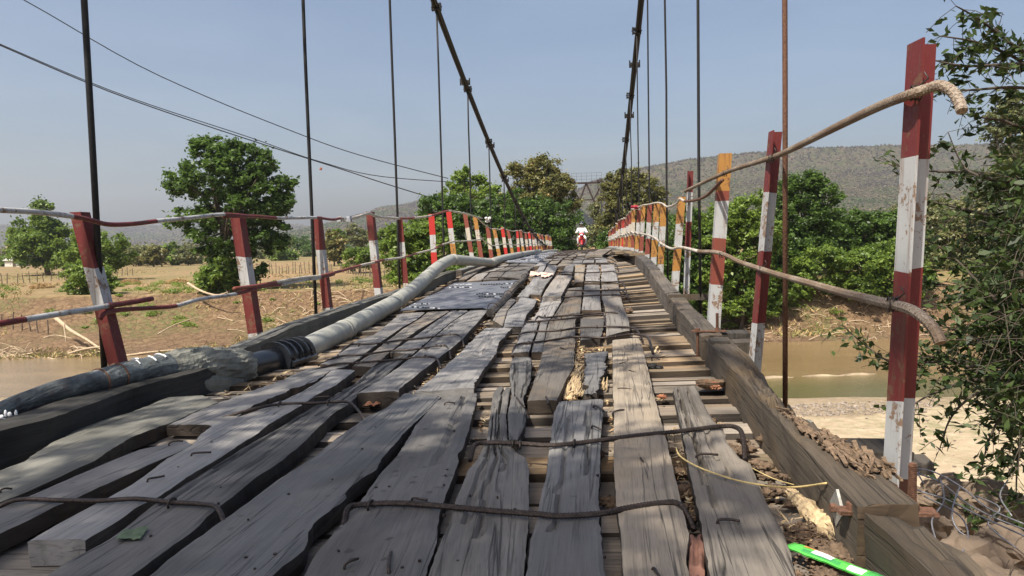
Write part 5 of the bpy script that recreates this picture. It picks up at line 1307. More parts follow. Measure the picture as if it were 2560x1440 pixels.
for px, py, r, n, s in [(1700,1130,.02,10,.014),(1690,1180,.03,16,.016),(1705,1230,.025,16,.016),(1712,1270,.02,10,.014),(1725,1300,.02,8,.012),(1830,1130,.03,12,.018),(1870,1110,.02,10,.014),(1905,1098,.02,6,.014),(1890,1165,.03,14,.016),(1930,1195,.035,16,.016),(1960,1190,.02,8,.012),(1950,1235,.03,14,.014),
      (1990,1260,.03,10,.02),(1960,1330,.04,22,.014),(2040,1350,.045,34,.014),(2010,1340,.05,40,.012),(2110,1395,.04,30,.016),(2140,1385,.04,26,.02),(2070,1420,.05,26,.013),(2020,1425,.04,20,.012),(1990,1370,.04,20,.010),(1870,1390,.02,12,.014),(1885,1420,.02,12,.014),(1515,1255,.02,14,.014),(1510,1130,.02,9,.012),(1630,1140,.02,4,.010),(1490,845,.03,8,.02),(1785,1048,.03,4,.008)]:
    cluster(mb, deck(px, py, .012), r, n, s)
tag(mb.build('mud_clods', M['mud'], smooth=True), 'dry brown mud clods heaped on the cross boards at lower right', kind='stuff')
# straw and dry leaf litter in the gaps between planks
V=[];Fq=[];C=[]
regs=[((1040,985),(1230,790),26,260),((1120,880),(1210,790),18,160),((1420,1000),(1455,880),16,260),((1430,900),(1450,850),14,120),((1165,1110),(1235,1020),14,60),((640,1020),(730,975),12,110),((760,925),(560,990),14,90),((1340,960),(1310,1000),8,60),((1120,1160),(1200,1110),12,30),((1520,1000),(1530,1080),8,40),((1440,880),(1510,870),14,90),((1640,870),(1660,900),16,30),((1600,990),(1660,1000),10,30),((1690,1070),(1670,1090),16,40),((1290,725),(1320,700),10,80),((1450,705),(1450,662),3,50),((1500,700),(1500,662),3,50),((1400,700),(1395,662),4,50),((980,960),(1010,940),10,60),((1050,980),(1010,990),10,30),((1760,1050),(1800,1060),10,50),((1320,790),(1350,740),6,80),((1930,1250),(2090,1420),40,160),((1690,1120),(1730,1300),12,120)]
for a, b, sp, n in regs:
    for _ in range(n):
        t = random.random(); px = lerp(a[0], b[0], t)+random.gauss(0, sp*.5); py = lerp(a[1], b[1], t)+random.gauss(0, sp*.3)
        p = deck(px, py, random.uniform(.004,.03)); C.append(tuple(p))
C = np.array(C); n = len(C); k = np.linalg.norm(C, axis=1)/5
th = RNG.random(n)*math.pi; L = (.025+.05*RNG.random(n))*np.clip(k,.6,2.5); wv = np.where(RNG.random(n) < .3, .010, .0022)*np.clip(k,.6,3)
d = np.stack([np.cos(th), np.sin(th), RNG.normal(0,.25,n)], 1); s = np.stack([-np.sin(th), np.cos(th), RNG.normal(0,.3,n)], 1)
V = np.stack([C-d*L[:,None]/2, C+s*wv[:,None], C+d*L[:,None]/2, C-s*wv[:,None]], 1).reshape(-1,3)
N = NT('litter'); at = N.n('Attribute', attribute_name='Col'); col = N.ramp(at.outputs['Fac'], [(0, (.10,.055,.03)), (.35, (.24,.14,.07)), (.6, (.42,.31,.17)), (1, (.6,.47,.28))])
tag(mk('straw_litter', V, np.arange(4*n).reshape(n,4), N.fin(col, .9), col=np.repeat(RNG.random(n),4)), 'dry straw and leaf litter caught in the gaps between the planks', kind='stuff')
# splinters in the rotten middle plank and the rotten kerb
mb = MB()
for _ in range(70):
    px = random.gauss(1432,10); py = random.uniform(925,1000); a = deck(px, py, .02); b = deck(px+random.gauss(10,8), py-random.uniform(10,45), .05+random.uniform(-.02,.02))
    mb.tube([a, lerp(a,b,.5)+Vector((random.uniform(-.01,.01),0,.008)), b], [.009,.007,.002], 4)
for _ in range(46):
    px = random.gauss(1500,6); py = random.uniform(900,975); a = deck(px, py, .02); b = deck(px+random.gauss(3,5), py-random.uniform(8,35), .05)
    mb.tube([a, b], [.008,.002], 4)
o = mb.build('rotten_splinters', M['splinter'], bridge); o['kind'] = 'stuff'
mb = MB()
for _ in range(300):
    t = random.random(); px = lerp(1985,2190,t)+random.gauss(0,14); py = lerp(1070,1275,t)+random.gauss(0,12)
    y_ = atX(px, py, .80).y; x_ = random.uniform(.73,.86)
    w_ = rotf((y_-1.85)/(Y1-1.85))[0]
    c = Vector((x_, y_, deckz(.72, y_)+.19-.11*w_*(x_-.70)/.14-random.uniform(-.015,.01)))
    mb.box(c, random.uniform(.004,.012), random.uniform(.03,.12), random.uniform(.004,.010), Matrix.Rotation(random.gauss(0,.2),3,'Z') @ Matrix.Rotation(random.gauss(0,.18),3,'X'), jit=.004)
o = mb.build('rotten_chips', M['rotten'], bridge); o['kind'] = 'stuff'
# broken wood strip
P = [deck(x, y, .03) for x, y in [(1975,1232),(2010,1262),(2040,1295),(2075,1320),(2125,1345)]]
mb = MB(); mb.tube(smoothpath(P, 8), [.012+.012*min(1, i/12)+.006*random.random() for i in range(33)], 9, jit=.35)
for _ in range(9):
    o_ = Vector((random.uniform(-.012,.012), random.uniform(-.012,.012), random.uniform(.0,.016))); mb.tube(smoothpath([p+o_ for p in P], 3), .005, 5, jit=.3)
tag(mb.build('broken_wood', M['splinter']), 'splintered pale strip of broken wood lying beside the right kerb', 'wood')
# bark shell
c = deck(1778,975,.012); mb = MB(); V=[]
for i in range(8):
    for j in range(16):
        th = i/7*1.45; ph = j/16*6.283; r = .085*(1+.12*mnoise.noise(Vector((math.cos(ph)*2, math.sin(ph)*2, i*.4))))
        V.append(c+Vector((math.sin(th)*math.cos(ph)*r, math.sin(th)*math.sin(ph)*r*.72, (1-math.cos(th))*r*.62)))
Fc=[(i*16+j, i*16+(j+1)%16, (i+1)*16+(j+1)%16, (i+1)*16+j) for i in range(7) for j in range(16)]
V += [v*1.0+Vector((0,0,.006)) for v in V]; Fc += [tuple(k+128 for k in f[::-1]) for f in Fc]
bs = thing('bark_shell', 'dark dried fruit shell full of crumbs near the right kerb', 'shell', c)
mk('shell', V, Fc, M['mud'], bs); mb = MB(); cluster(mb, c+Vector((0,0,.028)), .028, 40, .011); o = mb.build('crumbs', M['dryleaf'], bs); o['kind'] = 'stuff'
lump('dung_lump', 'black dung lump on the cross boards right of the long plank', 1632,921,26, M['cable'], .01, .6, 'dung')
lump('dung_lump', 'small black lump touching the other by the bare cross boards', 1648,922,18, M['cable'], .01, .55, 'dung')
lump('burr_ball', 'round dark brown burr on the cross boards beside the far planks', 1573,780,20, M['mud'], .012, .7, 'debris')
lump('mud_ring', 'coiled dark mud lump at the hooked end of the upper tie rod', 1870,1128,44, M['mud'], .01, .4, 'mud')
lump('twisted_leaf', 'small curled red brown leaf on the cross boards', 1656,995,22, plain('red_brown_leaf', (.30,.12,.06), .8), .01, .5, 'leaf', .9)
# straw stem
for pts, r, lab in [([(1690,1118),(1700,1140),(1740,1165),(1800,1188),(1860,1205),(1940,1217),(2000,1217),(2066,1208)], .0032, 'long yellow straw stem curving over the split plank'), ([(1880,1170),(1930,1195),(1985,1212)], .0018, 'thin straw stem behind the long yellow one')]:
    W = [deck(x, y, PT+.012) for x, y in pts]; 
    if len(pts) > 5: W[-1] = atX(2066,1208,.66)+Vector((0,0,.0)); 
    mb = MB(); mb.tube(smoothpath(W, 5), r, 6); tag(mb.build('straw_stem', plain('yellow_straw', (.55,.42,.18), .8), smooth=True), lab, 'straw')
# crumpled brown leaf in the gap
def crumple(name, label, poly, h, mat, cat, amp=.012, n=(8,14), spread=1):
    (a, b, c, d) = [deck(x, y, h) for x, y in poly]; V=[]; I, J = n
    for i in range(I):
        for j in range(J):
            s, t = i/(I-1), j/(J-1); p = lerp(lerp(a,b,s), lerp(d,c,s), t)
            e = .06*(mnoise.noise(Vector((t*5, 3, 0))) if i in (0, I-1) else 0)
            V.append(p+Vector((e*(b-a).length, 0, amp*mnoise.noise(Vector((s*3.3, t*6, 5)))*2+amp*.5*mnoise.noise(Vector((s*9, t*14, 1))))))
    Fc=[(i*J+j, (i+1)*J+j, (i+1)*J+j+1, i*J+j+1) for i in range(I-1) for j in range(J-1)]
    V += [v-Vector((0,0,.0015)) for v in V]; Fc += [tuple(k+I*J for k in f[::-1]) for f in Fc]
    o = mk(name, V, Fc, mat, smooth=True); tag(o, label, cat); return o
crumple('dry_leaf', 'large crumpled reddish brown dry leaf standing in the gap', [(1722,1445),(1762,1440),(1760,1340),(1724,1338)], .05, plain('reddish_leaf', (.20,.10,.07), .7, 0, .4, 30), 'leaf', .010)
crumple('green_leaf', 'torn dull green leaf on the cracked plank at lower left', [(288,1348),(352,1345),(370,1316),(308,1325)], PT+.012, plain('dull_leaf', (.10,.14,.075), .6, 0, .3, 40), 'leaf', .004)
crumple('twig_leaf', 'orange dry leaf beside the sawn plank end', [(905,1016),(945,1010),(962,1000),(925,1004)], .02, M['dryleaf'], 'leaf', .01)
crumple('cloth_rag', 'pale pink rag lying on the planks in the middle distance', [(1324,690),(1352,686),(1378,684),(1326,678)], PT+.03, plain('pink_cloth', (.60,.42,.34), .9), 'rag', .014)
crumple('cloth_rag', 'small pale pink end of rag beside the larger rag', [(1352,692),(1366,692),(1384,684),(1354,683)], PT+.03, plain('pink_cloth_end', (.60,.43,.35), .9), 'rag', .012)
# green snack wrapper
wr_ = thing('snack_wrapper', 'bright green long snack wrapper lying in the mud at lower right', 'wrapper', deck(2080,1400,.03))
G1 = plain('green_foil', (.09,.45,.07), .35, 0, .1, 20, .15); G2 = plain('white_foil_print', (.75,.78,.76), .35); G3 = plain('dark_print', (.03,.22,.12), .4)
a, b = deck(1972,1360,.035), deck(2205,1450,.045); ax = (b-a); L_ = ax.length; t_ = ax.normalized(); sd = t_.cross(Vector((0,0,1))).normalized(); up = sd.cross(t_)
def wpt(s, u, lift=0):     # s along, u -1..1 across
    wd = .023*(1+.06*math.sin(s*9)); th = .007*(1-u*u)*min(1, s*12, (1-s)*12)
    return a+t_*(s*L_)+sd*(u*wd)+up*(th+lift+.0022*mnoise.noise(Vector((s*9, u*2, 0))))
V=[]; I, J = 46, 9
for i in range(I):
    for j in range(J): V.append(wpt(i/(I-1), -1+2*j/(J-1), 0))
for i in range(I):
    for j in range(J): V.append(wpt(i/(I-1), -1+2*j/(J-1), 0)-up*(.003+.006*(1-(-1+2*j/(J-1))**2)))
Fc=[(i*J+j, (i+1)*J+j, (i+1)*J+j+1, i*J+j+1) for i in range(I-1) for j in range(J-1)]; Fc += [tuple(k+I*J for k in f[::-1]) for f in Fc]
mk('wrapper_body', V, Fc, G1, wr_, smooth=True)
def patch(s0, s1, u0, u1, mat, nm):
    V=[]; I2 = max(2, int((s1-s0)*60)+1); J2 = 4
    for i in range(I2):
        for j in range(J2): V.append(wpt(lerp(s0,s1,i/(I2-1)), lerp(u0,u1,j/(J2-1)), .0012))
    mk(nm, V, [(i*J2+j, (i+1)*J2+j, (i+1)*J2+j+1, i*J2+j+1) for i in range(I2-1) for j in range(J2-1)], mat, wr_, smooth=True)
patch(.30,.52,-.30,.55, G2, 'printed_panel')
patch(.16,.34,-.95,-.2, plain('orange_print', (.70,.33,.08), .35), 'printed_swirl')
patch(.70,.86,-.05,.85, G2, 'barcode_panel')
for k in range(12): patch(.71+k*.012,.715+k*.012,.0,.8, G3, 'barcode_line')
for k in range(4): patch(.20,.62,.35+k*.12,.39+k*.12, G3, 'small_print_line')
for k in range(7): patch(.88+k*.015,.885+k*.015,-.95,.95, G3, 'crimp_line')
# ---- rocks and wire at lower right
RM = plain('brown_boulder', (.15,.112,.08), .92, 0, 1., 6, .3)
for px, py, dep, w, lab in [(2330,1330,2.9,120,'brown boulder just right of the nearest railing post foot'),(2440,1270,3.1,170,'large rounded brown boulder under the tangled wire'),(2370,1240,3.7,110,'boulder behind the largest one at lower right'),(2520,1380,2.6,150,'dark boulder at the lower right corner'),(2400,1400,2.4,150,'flat brown boulder at the bottom edge right of the kerb stub'),(2560,1290,3.4,120,'boulder at the right edge under the near branches'),(2290,1420,2.2,110,'small boulder beside the kerb stub'),(2480,1470,2.2,160,'boulder cut by the bottom edge at right'),(2300,1250,3.3,70,'small stone behind the nearest post foot')]:
    c = ray(px, py); c = c*(dep/c.y); r = w/2*dep/F
    mb = MB(); mb.sphere(c, r*1.05, r*.9, r*.75, n=14, noise=.45, R=Matrix.Rotation(random.random()*3, 3, 'Z'), sc=2.6)
    tag(mb.build('boulder', RM, smooth=False), lab, 'rock', 'boulders below the right end of the deck')
t = thing('gabion_wire', 'tangled loose grey gabion wire over the boulders', 'wire', atY(2400,1200,2.9))
GW = plain('zinc_wire', (.22,.22,.24), .5, .5)
for pts in [[(2270,1170,2.7),(2330,1178,2.7),(2400,1215,2.6),(2470,1270,2.5),(2560,1310,2.4)],[(2280,1180,2.8),(2350,1205,2.7),(2420,1260,2.55),(2500,1300,2.5),(2580,1330,2.4)],[(2262,1210,2.6),(2300,1228,2.6),(2370,1250,2.55),(2450,1290,2.5),(2560,1340,2.3)],[(2300,1178,2.8),(2262,1240,2.6),(2300,1290,2.5)],
  [(2350,1195,2.7),(2360,1250,2.6),(2330,1300,2.5),(2340,1350,2.4)],[(2400,1215,2.6),(2380,1280,2.5),(2400,1330,2.45),(2470,1360,2.4)],[(2440,1240,2.6),(2500,1270,2.5),(2470,1310,2.5),(2540,1370,2.4)],[(2310,1240,2.6),(2400,1290,2.5),(2420,1350,2.4),(2390,1400,2.3)],[(2255,1140,2.8),(2285,1170,2.75),(2310,1210,2.7)],[(2520,1200,3),(2500,1240,2.9),(2530,1290,2.8)]]:
    W = [atY(x, y, z) for x, y, z in pts]; mb = MB(); mb.tube(smoothpath(W, 5), .0028, 5); mb.build('wire_strand', GW, t, smooth=True)
# ---- power lines
PW = plain('overhead_wire', (.02,.02,.022), .6)
def line(pts, r, label):
    W=[]
    for px, py, D in pts: d = ray(px, py); W.append(d*(D/depth(d.x, d.y)))
    mb = MB(); mb.tube(smoothpath(W, 6), [r*.72*(w_.length/26) for w_ in smoothpath(W, 6)], 5)
    tag(mb.build('power_line', PW, smooth=True), label, 'wire', 'overhead wires crossing the river')
line([(-200,-125,16),(60,0,20),(400,190,30),(700,316,44),(900,388,58),(1120,446,78)], .021, 'uppermost overhead wire crossing the sky at left')
line([(-200,20,16),(0,113,20),(330,250,28),(640,355,42),(860,425,56),(960,458,64),(1080,495,76)], .024, 'lowest overhead wire with a small red tag')
line([(-200,14,16.5),(0,110,20.5),(330,246,28.5),(620,342,41),(800,404,52),(960,442,62),(1180,458,84)], .019, 'middle overhead wire parting from the lowest one')
c = ray(802,422); c = c*(52/depth(c.x, c.y)); mb = MB(); mb.box(c, .16,.03,.18, Matrix.Rotation(.3,3,'Y'), jit=.02); tag(mb.build('wire_tag', plain('faded_red_tag', (.3,.10,.06), .8)), 'small red tag hanging on the overhead wire', 'tag')
# ================================================================== RIDER
RY = 45.5; rc = deck(1455,626,PT); RX = atY(1455,620,RY).x; RZ = deckz(RX, RY)+PT
O = Vector((RX, RY, RZ))
sc = thing('scooter', 'red step-through motor scooter coming towards the camera', 'motorbike', O)
RP = plain('glossy_red_plastic', (.40,.02,.025), .3, 0, 0, 5, .1); BK = plain('black_plastic', (.015,.015,.016), .5); CH = plain('chrome', (.6,.6,.62), .2, .9, 0, 5, .1)
TY = plain('tyre_rubber', (.02,.02,.02), .85)
def wheel(y, nm):
    t = MB(); P=[O+Vector((0, y+math.cos(a)*.25, .28+math.sin(a)*.25)) for a in np.linspace(0, 2*math.pi, 25)]; t.tube(P, .042, 8, cap=False); w_ = t.build('wheel', TY, sc, smooth=True)
    t = MB(); P=[O+Vector((0, y+math.cos(a)*.2, .28+math.sin(a)*.2)) for a in np.linspace(0, 2*math.pi, 25)]; t.tube(P, .02, 6, cap=False); t.tube([O+Vector((-.06,y,.28)), O+Vector((.06,y,.28))], .035, 8)
    for a in np.linspace(0, 5.03, 5): t.tube([O+Vector((0,y,.28)), O+Vector((0,y+math.cos(a)*.2,.28+math.sin(a)*.2))], .014, 5)
    t.build('rim', CH, w_, smooth=True)
wheel(-.62, 'f'); wheel(.62, 'r')
mb = MB()
for s in (-1,1): mb.tube([O+Vector((s*.075,-.62,.28)), O+Vector((s*.075,-.50,.62)), O+Vector((s*.03,-.40,.80))], .025, 7)
mb.build('front_fork', BK, sc)
mb = MB(); P=[O+Vector((0,-.62+math.cos(a)*.31,.28+math.sin(a)*.31)) for a in np.linspace(.5,2.9,9)]
for i in range(8):
    for_ = [P[i]+Vector((-.06,0,0)), P[i]+Vector((.06,0,0)), P[i+1]+Vector((.06,0,0)), P[i+1]+Vector((-.06,0,0)), P[i]+Vector((0,0,.03)), P[i+1]+Vector((0,0,.03))]
    mb.add(for_, [(0,4,5,3),(4,1,2,5),(0,3,2,1)])
mb.build('front_fender', RP, sc)
def loft(rows, mat, nm, par=sc, smooth=True):
    V=[]; n=len(rows[0])
    for r in rows: V += [O+Vector(v) for v in r]
    F_=[(i*n+j, i*n+(j+1)%n, (i+1)*n+(j+1)%n, (i+1)*n+j) for i in range(len(rows)-1) for j in range(n)]+[tuple(range(n))[::-1], tuple(range((len(rows)-1)*n, len(rows)*n))]
    return mk(nm, V, F_, mat, par, smooth=smooth)
def ring(z, y, rx, ry, n=12, sq=1): return [(math.copysign(abs(math.cos(a))**sq, math.cos(a))*rx, y+math.copysign(abs(math.sin(a))**sq, math.sin(a))*ry, z) for a in np.linspace(0, 2*math.pi, n, endpoint=False)]
loft([ring(.34,-.28,.10,.04),ring(.48,-.34,.19,.05),ring(.62,-.38,.21,.06),ring(.78,-.42,.14,.07),ring(.9,-.42,.09,.06)], RP, 'leg_shield')
loft([ring(.84,-.44,.07,.07),ring(.92,-.47,.16,.10),ring(1.0,-.44,.15,.09),ring(1.06,-.40,.07,.05)], RP, 'handlebar_cowl')
mb = MB(); mb.sphere(O+Vector((0,-.545,.93)), .085,.05,.06, n=8); mb.build('headlight', plain('lamp_glass', (.7,.72,.75), .1), sc, smooth=True)
for s in (-1,1):
    mb = MB(); mb.sphere(O+Vector((s*.14,-.43,.72)), .035,.03,.05, n=6); mb.build('indicator', plain('orange_lens', (.8,.35,.05), .2), sc, smooth=True)
    mb = MB(); mb.tube([O+Vector((s*.1,-.38,1.0)), O+Vector((s*.33,-.30,1.02))], .017, 7); mb.build('handlebar', BK, sc)
    mb = MB(); mb.tube([O+Vector((s*.26,-.32,1.02)), O+Vector((s*.32,-.34,1.18))], .007, 5); mb.sphere(O+Vector((s*.34,-.34,1.21)), .055,.012,.04, n=6); mb.build('mirror', BK, sc, smooth=True)
loft([ring(.34,.0,.12,.34,sq=.7),ring(.52,.25,.13,.42,sq=.7),ring(.68,.34,.14,.5,sq=.7)], RP, 'rear_body')
loft([ring(.68,.34,.13,.46,sq=.7),ring(.76,.34,.14,.44,sq=.7),ring(.79,.34,.11,.40,sq=.7)], BK, 'seat')
mb = MB(); mb.tube([O+Vector((.13,.1,.3)), O+Vector((.15,.75,.38))], .045, 8); mb.build('exhaust', CH, sc, smooth=True)
mb = MB(); mb.box(O+Vector((0,.02,.28)), .24,.4,.2); mb.tube([O+Vector((-.28,-.02,.24)), O+Vector((.28,-.02,.24))], .018, 6); mb.build('engine', BK, sc)
# the person
pe = thing('person', 'rider in white shirt, pale trousers and dark helmet on the red scooter', 'person', O+Vector((0,.25,0)))
SK = plain('brown_skin', (.20,.11,.07), .55, 0, 0, 20, .1)
def skin(name, joints, bones, mat, parent, lvl=1, root=0):
    me = bpy.data.meshes.new(name); me.from_pydata([O+Vector(j[:3]) for j in joints], bones, []); me.update()
    o = bpy.data.objects.new(name, me); COL.objects.link(o); me.materials.append(mat)
    md = o.modifiers.new('skin', 'SKIN'); md.use_smooth_shade = True
    for i, j in enumerate(joints):
        me.skin_vertices[0].data[i].radius = (j[3], j[4] if len(j) > 4 else j[3]); me.skin_vertices[0].data[i].use_root = (i == root)
    s = o.modifiers.new('sub', 'SUBSURF'); s.levels = lvl; s.render_levels = lvl
    if parent: o.parent = parent; o.matrix_parent_inverse = Matrix.Translation(-world_of(parent))
    return o
J=[(0,.30,.82,.15,.12),(0,.26,1.02,.15,.11),(0,.22,1.25,.17,.11),(0,.20,1.36,.07,.06),(0,.17,1.44,.05,.05),(0,.15,1.56,.085,.10),(0,.13,1.64,.07,.08)]
B=[(0,1),(1,2),(2,3),(3,4),(4,5),(5,6)]
for s in (-1,1):
    k=len(J); J += [(s*.19,.20,1.29,.065),(s*.30,.05,1.10,.05),(s*.34,-.17,1.02,.035),(s*.33,-.28,1.03,.038),(s*.33,-.34,1.02,.025)]
    B += [(2,k),(k,k+1),(k+1,k+2),(k+2,k+3),(k+3,k+4)]
    k=len(J); J += [(s*.13,.22,.80,.10),(s*.21,-.14,.72,.08),(s*.22,-.05,.32,.05),(s*.23,-.06,.24,.045),(s*.24,-.2,.23,.038)]
    B += [(0,k),(k,k+1),(k+1,k+2),(k+2,k+3),(k+3,k+4)]
body = skin('body', J, B, SK, pe)
SH = plain('white_shirt', (.78,.79,.80), .9, 0, .3, 8, .06); TRm = plain('pale_trousers', (.55,.56,.55), .9, 0, .3, 8, .08)
J=[(0,.30,.86,.18,.14),(0,.26,1.02,.185,.14),(0,.22,1.24,.205,.14),(0,.20,1.35,.09,.08)]; B=[(0,1),(1,2),(2,3)]
for s in (-1,1):
    k=len(J); J += [(s*.20,.20,1.29,.095),(s*.30,.06,1.11,.075),(s*.33,-.08,1.05,.06)]; B += [(2,k),(k,k+1),(k+1,k+2)]
skin('shirt', J, B, SH, pe)
J=[(0,.30,.82,.18,.14)]; B=[]
for s in (-1,1):
    k=len(J); J += [(s*.13,.20,.81,.125),(s*.21,-.14,.73,.105),(s*.22,-.05,.36,.07)]; B += [(0,k),(k,k+1),(k+1,k+2)]
skin('trousers', J, B, TRm, pe)
mb = MB(); mb.sphere(O+Vector((0,.15,1.66)), .135,.155,.115, n=12); hl = mb.build('helmet', plain('dark_helmet', (.03,.035,.045), .15), pe, smooth=True)
mb = MB(); P=[O+Vector((math.sin(a)*.125, .15-math.cos(a)*.148, 1.635)) for a in np.linspace(-1.0,1.0,9)]
V=[p+Vector((0,0,.035)) for p in P]+[p-Vector((0,.004,.025)) for p in P]; mb.add(V, [(i, i+9, i+10, i+1) for i in range(8)]); mb.build('visor', plain('pale_visor', (.45,.5,.55), .1), hl, smooth=True)
mb = MB()
for s in (-1,1): mb.sphere(O+Vector((s*.033,.062,1.585)), .013,.01,.008, n=5)
mb.build('eye', BK, pe); mb = MB(); mb.sphere(O+Vector((0,.05,1.56)), .015,.02,.022, n=5); mb.build('nose', SK, pe, smooth=True)
mb = MB(); mb.box(O+Vector((0,.064,1.522)), .045,.012,.01); mb.build('mouth', plain('lip', (.16,.06,.05), .5), pe)
for s in (-1,1):
    # fingers round the grips
    for f in range(4):
        g = O+Vector((s*(.285+f*.022),-.335,1.03)); mb = MB(); mb.tube([g+Vector((0,.03,.012)), g+Vector((0,-.012,.022)), g+Vector((0,-.03,-.008)), g+Vector((0,-.008,-.03))], .0095, 6); mb.build('finger', SK, pe, smooth=True)
    mb = MB(); g = O+Vector((s*.27,-.31,1.02)); mb.tube([g+Vector((s*.03,.03,0)), g+Vector((0,0,-.012)), g+Vector((-s*.01,-.03,-.018))], .011, 6); mb.build('thumb', SK, pe, smooth=True)
    mb = MB(); mb.box(O+Vector((s*.235,-.12,.215)), .09,.26,.06, jit=.006); mb.build('shoe', BK, pe)
# ================================================================== NEAR BRANCHES (right edge) AND SHADE TREE
NB = plain('dark_twig_bark', (.07,.055,.04), .9, 0, .5, 40, .3)
def near_tree():
    trunk_base = Vector((3.6, 2.6, ground_z(3.6, 2.6)))
    t = thing('leafy_branch_tree', 'dark small leafed tree reaching in from the right edge in front of everything', 'tree', trunk_base)
    C=[]; Dn=[]
    crown = Vector((2.9, 3.4, .5))
    mb = MB(); mb.tube(smoothpath([trunk_base-Vector((0,0,.3)), Vector((3.5,2.8,-.9)), Vector((3.2,3.1,.1)), Vector((3.1,3.3,1.4))], 4), [.11]*4+[.09]*4+[.06]*5, 9, jit=.05); mb.build('trunk', NB, t, smooth=True)
    main = [  # pixel polylines with distance, drawn from the tip inwards
     [(2330,150,3.0),(2420,165,3.0),(2560,160,3.1),(2700,170,3.2)],[(2390,15,2.9),(2450,50,3.0),(2560,130,3.1),(2700,200,3.2)],[(2330,230,3.2),(2430,225,3.2),(2560,220,3.2),(2700,260,3.3)],[(2350,90,3.0),(2440,105,3.0),(2530,140,3.1),(2680,210,3.2)],
     [(2370,330,3.6),(2405,410,3.6),(2450,440,3.5),(2560,465,3.4),(2720,500,3.3)],[(2225,412,3.8),(2330,428,3.7),(2435,432,3.6),(2560,450,3.4)],[(2310,500,3.6),(2400,520,3.5),(2560,560,3.4),(2700,600,3.3)],
     [(2300,590,3.3),(2380,640,3.3),(2480,740,3.2),(2600,830,3.2)],[(2290,700,3.4),(2400,720,3.3),(2560,760,3.2)],[(2105,812,3.6),(2160,860,3.6),(2230,905,3.5),(2340,905,3.4),(2460,910,3.3),(2600,950,3.2)],
     [(2270,1020,3.2),(2330,985,3.2),(2430,950,3.2),(2560,930,3.2)],[(2350,1120,3.1),(2380,1040,3.1),(2450,980,3.1),(2600,930,3.1)],[(2450,1190,3.0),(2480,1080,3.0),(2540,1000,3.0),(2650,950,3.0)],[(2540,1250,3.0),(2545,1150,3.0),(2570,1050,3.0),(2680,950,3.1)],
     [(2330,810,3.3),(2420,830,3.3),(2560,860,3.2)],[(2280,880,3.4),(2380,900,3.3),(2500,890,3.2)],[(2400,1240,3.0),(2460,1300,2.9),(2560,1330,2.9),(2640,1340,2.9)],[(2420,290,3.3),(2500,300,3.3),(2620,320,3.3)],[(2480,1390,2.8),(2560,1370,2.8),(2640,1360,2.8)]]
    for pl_ in main:
        W=[atY(x, y, z) for x, y, z in pl_]; W.append(lerp(W[-1], crown+Vector((.4,0,0)), .5))
        q = smoothpath(W, 6); n = len(q); mb = MB(); mb.tube(q, [lerp(.0022, .011, i/(n-1)) for i in range(n)], 6); mb.build('branch', NB, t, smooth=True)
        L = sum((b-a).length for a, b in zip(q, q[1:]))
        m = int(L/.045)
        dn, _ = rs(q, max(4, m))
        mbt = MB()
        for i, p in enumerate(dn):
            frac = i/len(dn)
            if frac > .85: continue
            for _ in range(2):
                # side sprig with paired leaves
                d = Vector((random.gauss(-.3,.8), random.gauss(0,.6), random.gauss(-.1,.8))).normalized(); ln = random.uniform(.05,.15)
                e = p+d*ln+Vector((0,0,-.02)); mbt.tube([p, lerp(p, e, .5)+Vector((0,0,.008)), e], .0012, 4)
                for k in range(random.randint(4,7)):
                    C.append(lerp(p, e, .25+.75*k/6)+Vector([random.gauss(0,.011) for _ in range(3)]))
        mbt.build('sprig', NB, t)['kind'] = 'stuff'
    # dense body of the crown to the right
    for cx, cy, rx, ry, dd, n in [(2540,640,60,130,3.5,2000),(2550,500,50,90,3.6,1300),(2520,820,70,110,3.3,2300),(2545,980,55,90,3.2,1300),(2400,860,60,40,3.5,330),(2470,720,60,70,3.5,650),(2440,560,40,60,3.7,200),(2560,760,50,280,3.1,1900),(2520,100,50,60,3.2,200),(2450,50,40,40,3.1,70),(2555,240,40,50,3.3,160),(2430,240,40,20,3.2,50),(2350,920,50,30,3.5,90),(2560,1100,30,60,3.1,260),(2520,1250,50,30,3.0,90),(2570,1400,50,30,2.8,120)]:
        mbt = MB()
        for _ in range(int(n*.46/7) if cy > 400 else int(n*.25/7)):
            px = random.gauss(cx, rx*.62); py = random.gauss(cy, ry*.62); a_ = atY(px, py, dd+random.gauss(0,.28))
            d_ = Vector((random.gauss(-.5,.7), random.gauss(0,.7), random.gauss(-.25,.7))).normalized(); ln = random.uniform(.07,.19); mbt.tube([a_, a_+d_*ln*.5+Vector((0,0,.008)), a_+d_*ln], .0013, 4)
            for k in range(random.randint(5,10)): C.append(a_+d_*ln*(k+1)/9+Vector([random.gauss(0,.012) for _ in range(3)]))
        if mbt.V: mbt.build('sprig', NB, t)['kind'] = 'stuff'
    C = np.array([tuple(c) for c in C]); 
    # keep the post and the rail ends free of leaves standing in front of them
    keep = C[:,1] > 2.75; C = C[keep]
    RNG.shuffle(C)
    V, Fq, cq = leafmesh(C, .043, .42, .4, .35)
    K = 300
    k0 = K
    mk('foliage', V[4*k0:], np.arange(4*(len(C)-k0)).reshape(-1,4), LEAF['near'], t, col=cq[4*k0:])['kind'] = 'stuff'
    # the leaves that can be told apart, one object each
    base = np.array([[-.5,0,0],[0,.21,.05],[.5,0,0],[0,-.21,.05],[-.25,.15,.02],[.25,.15,.02],[.25,-.15,.02],[-.25,-.15,.02]])
    protos=[]
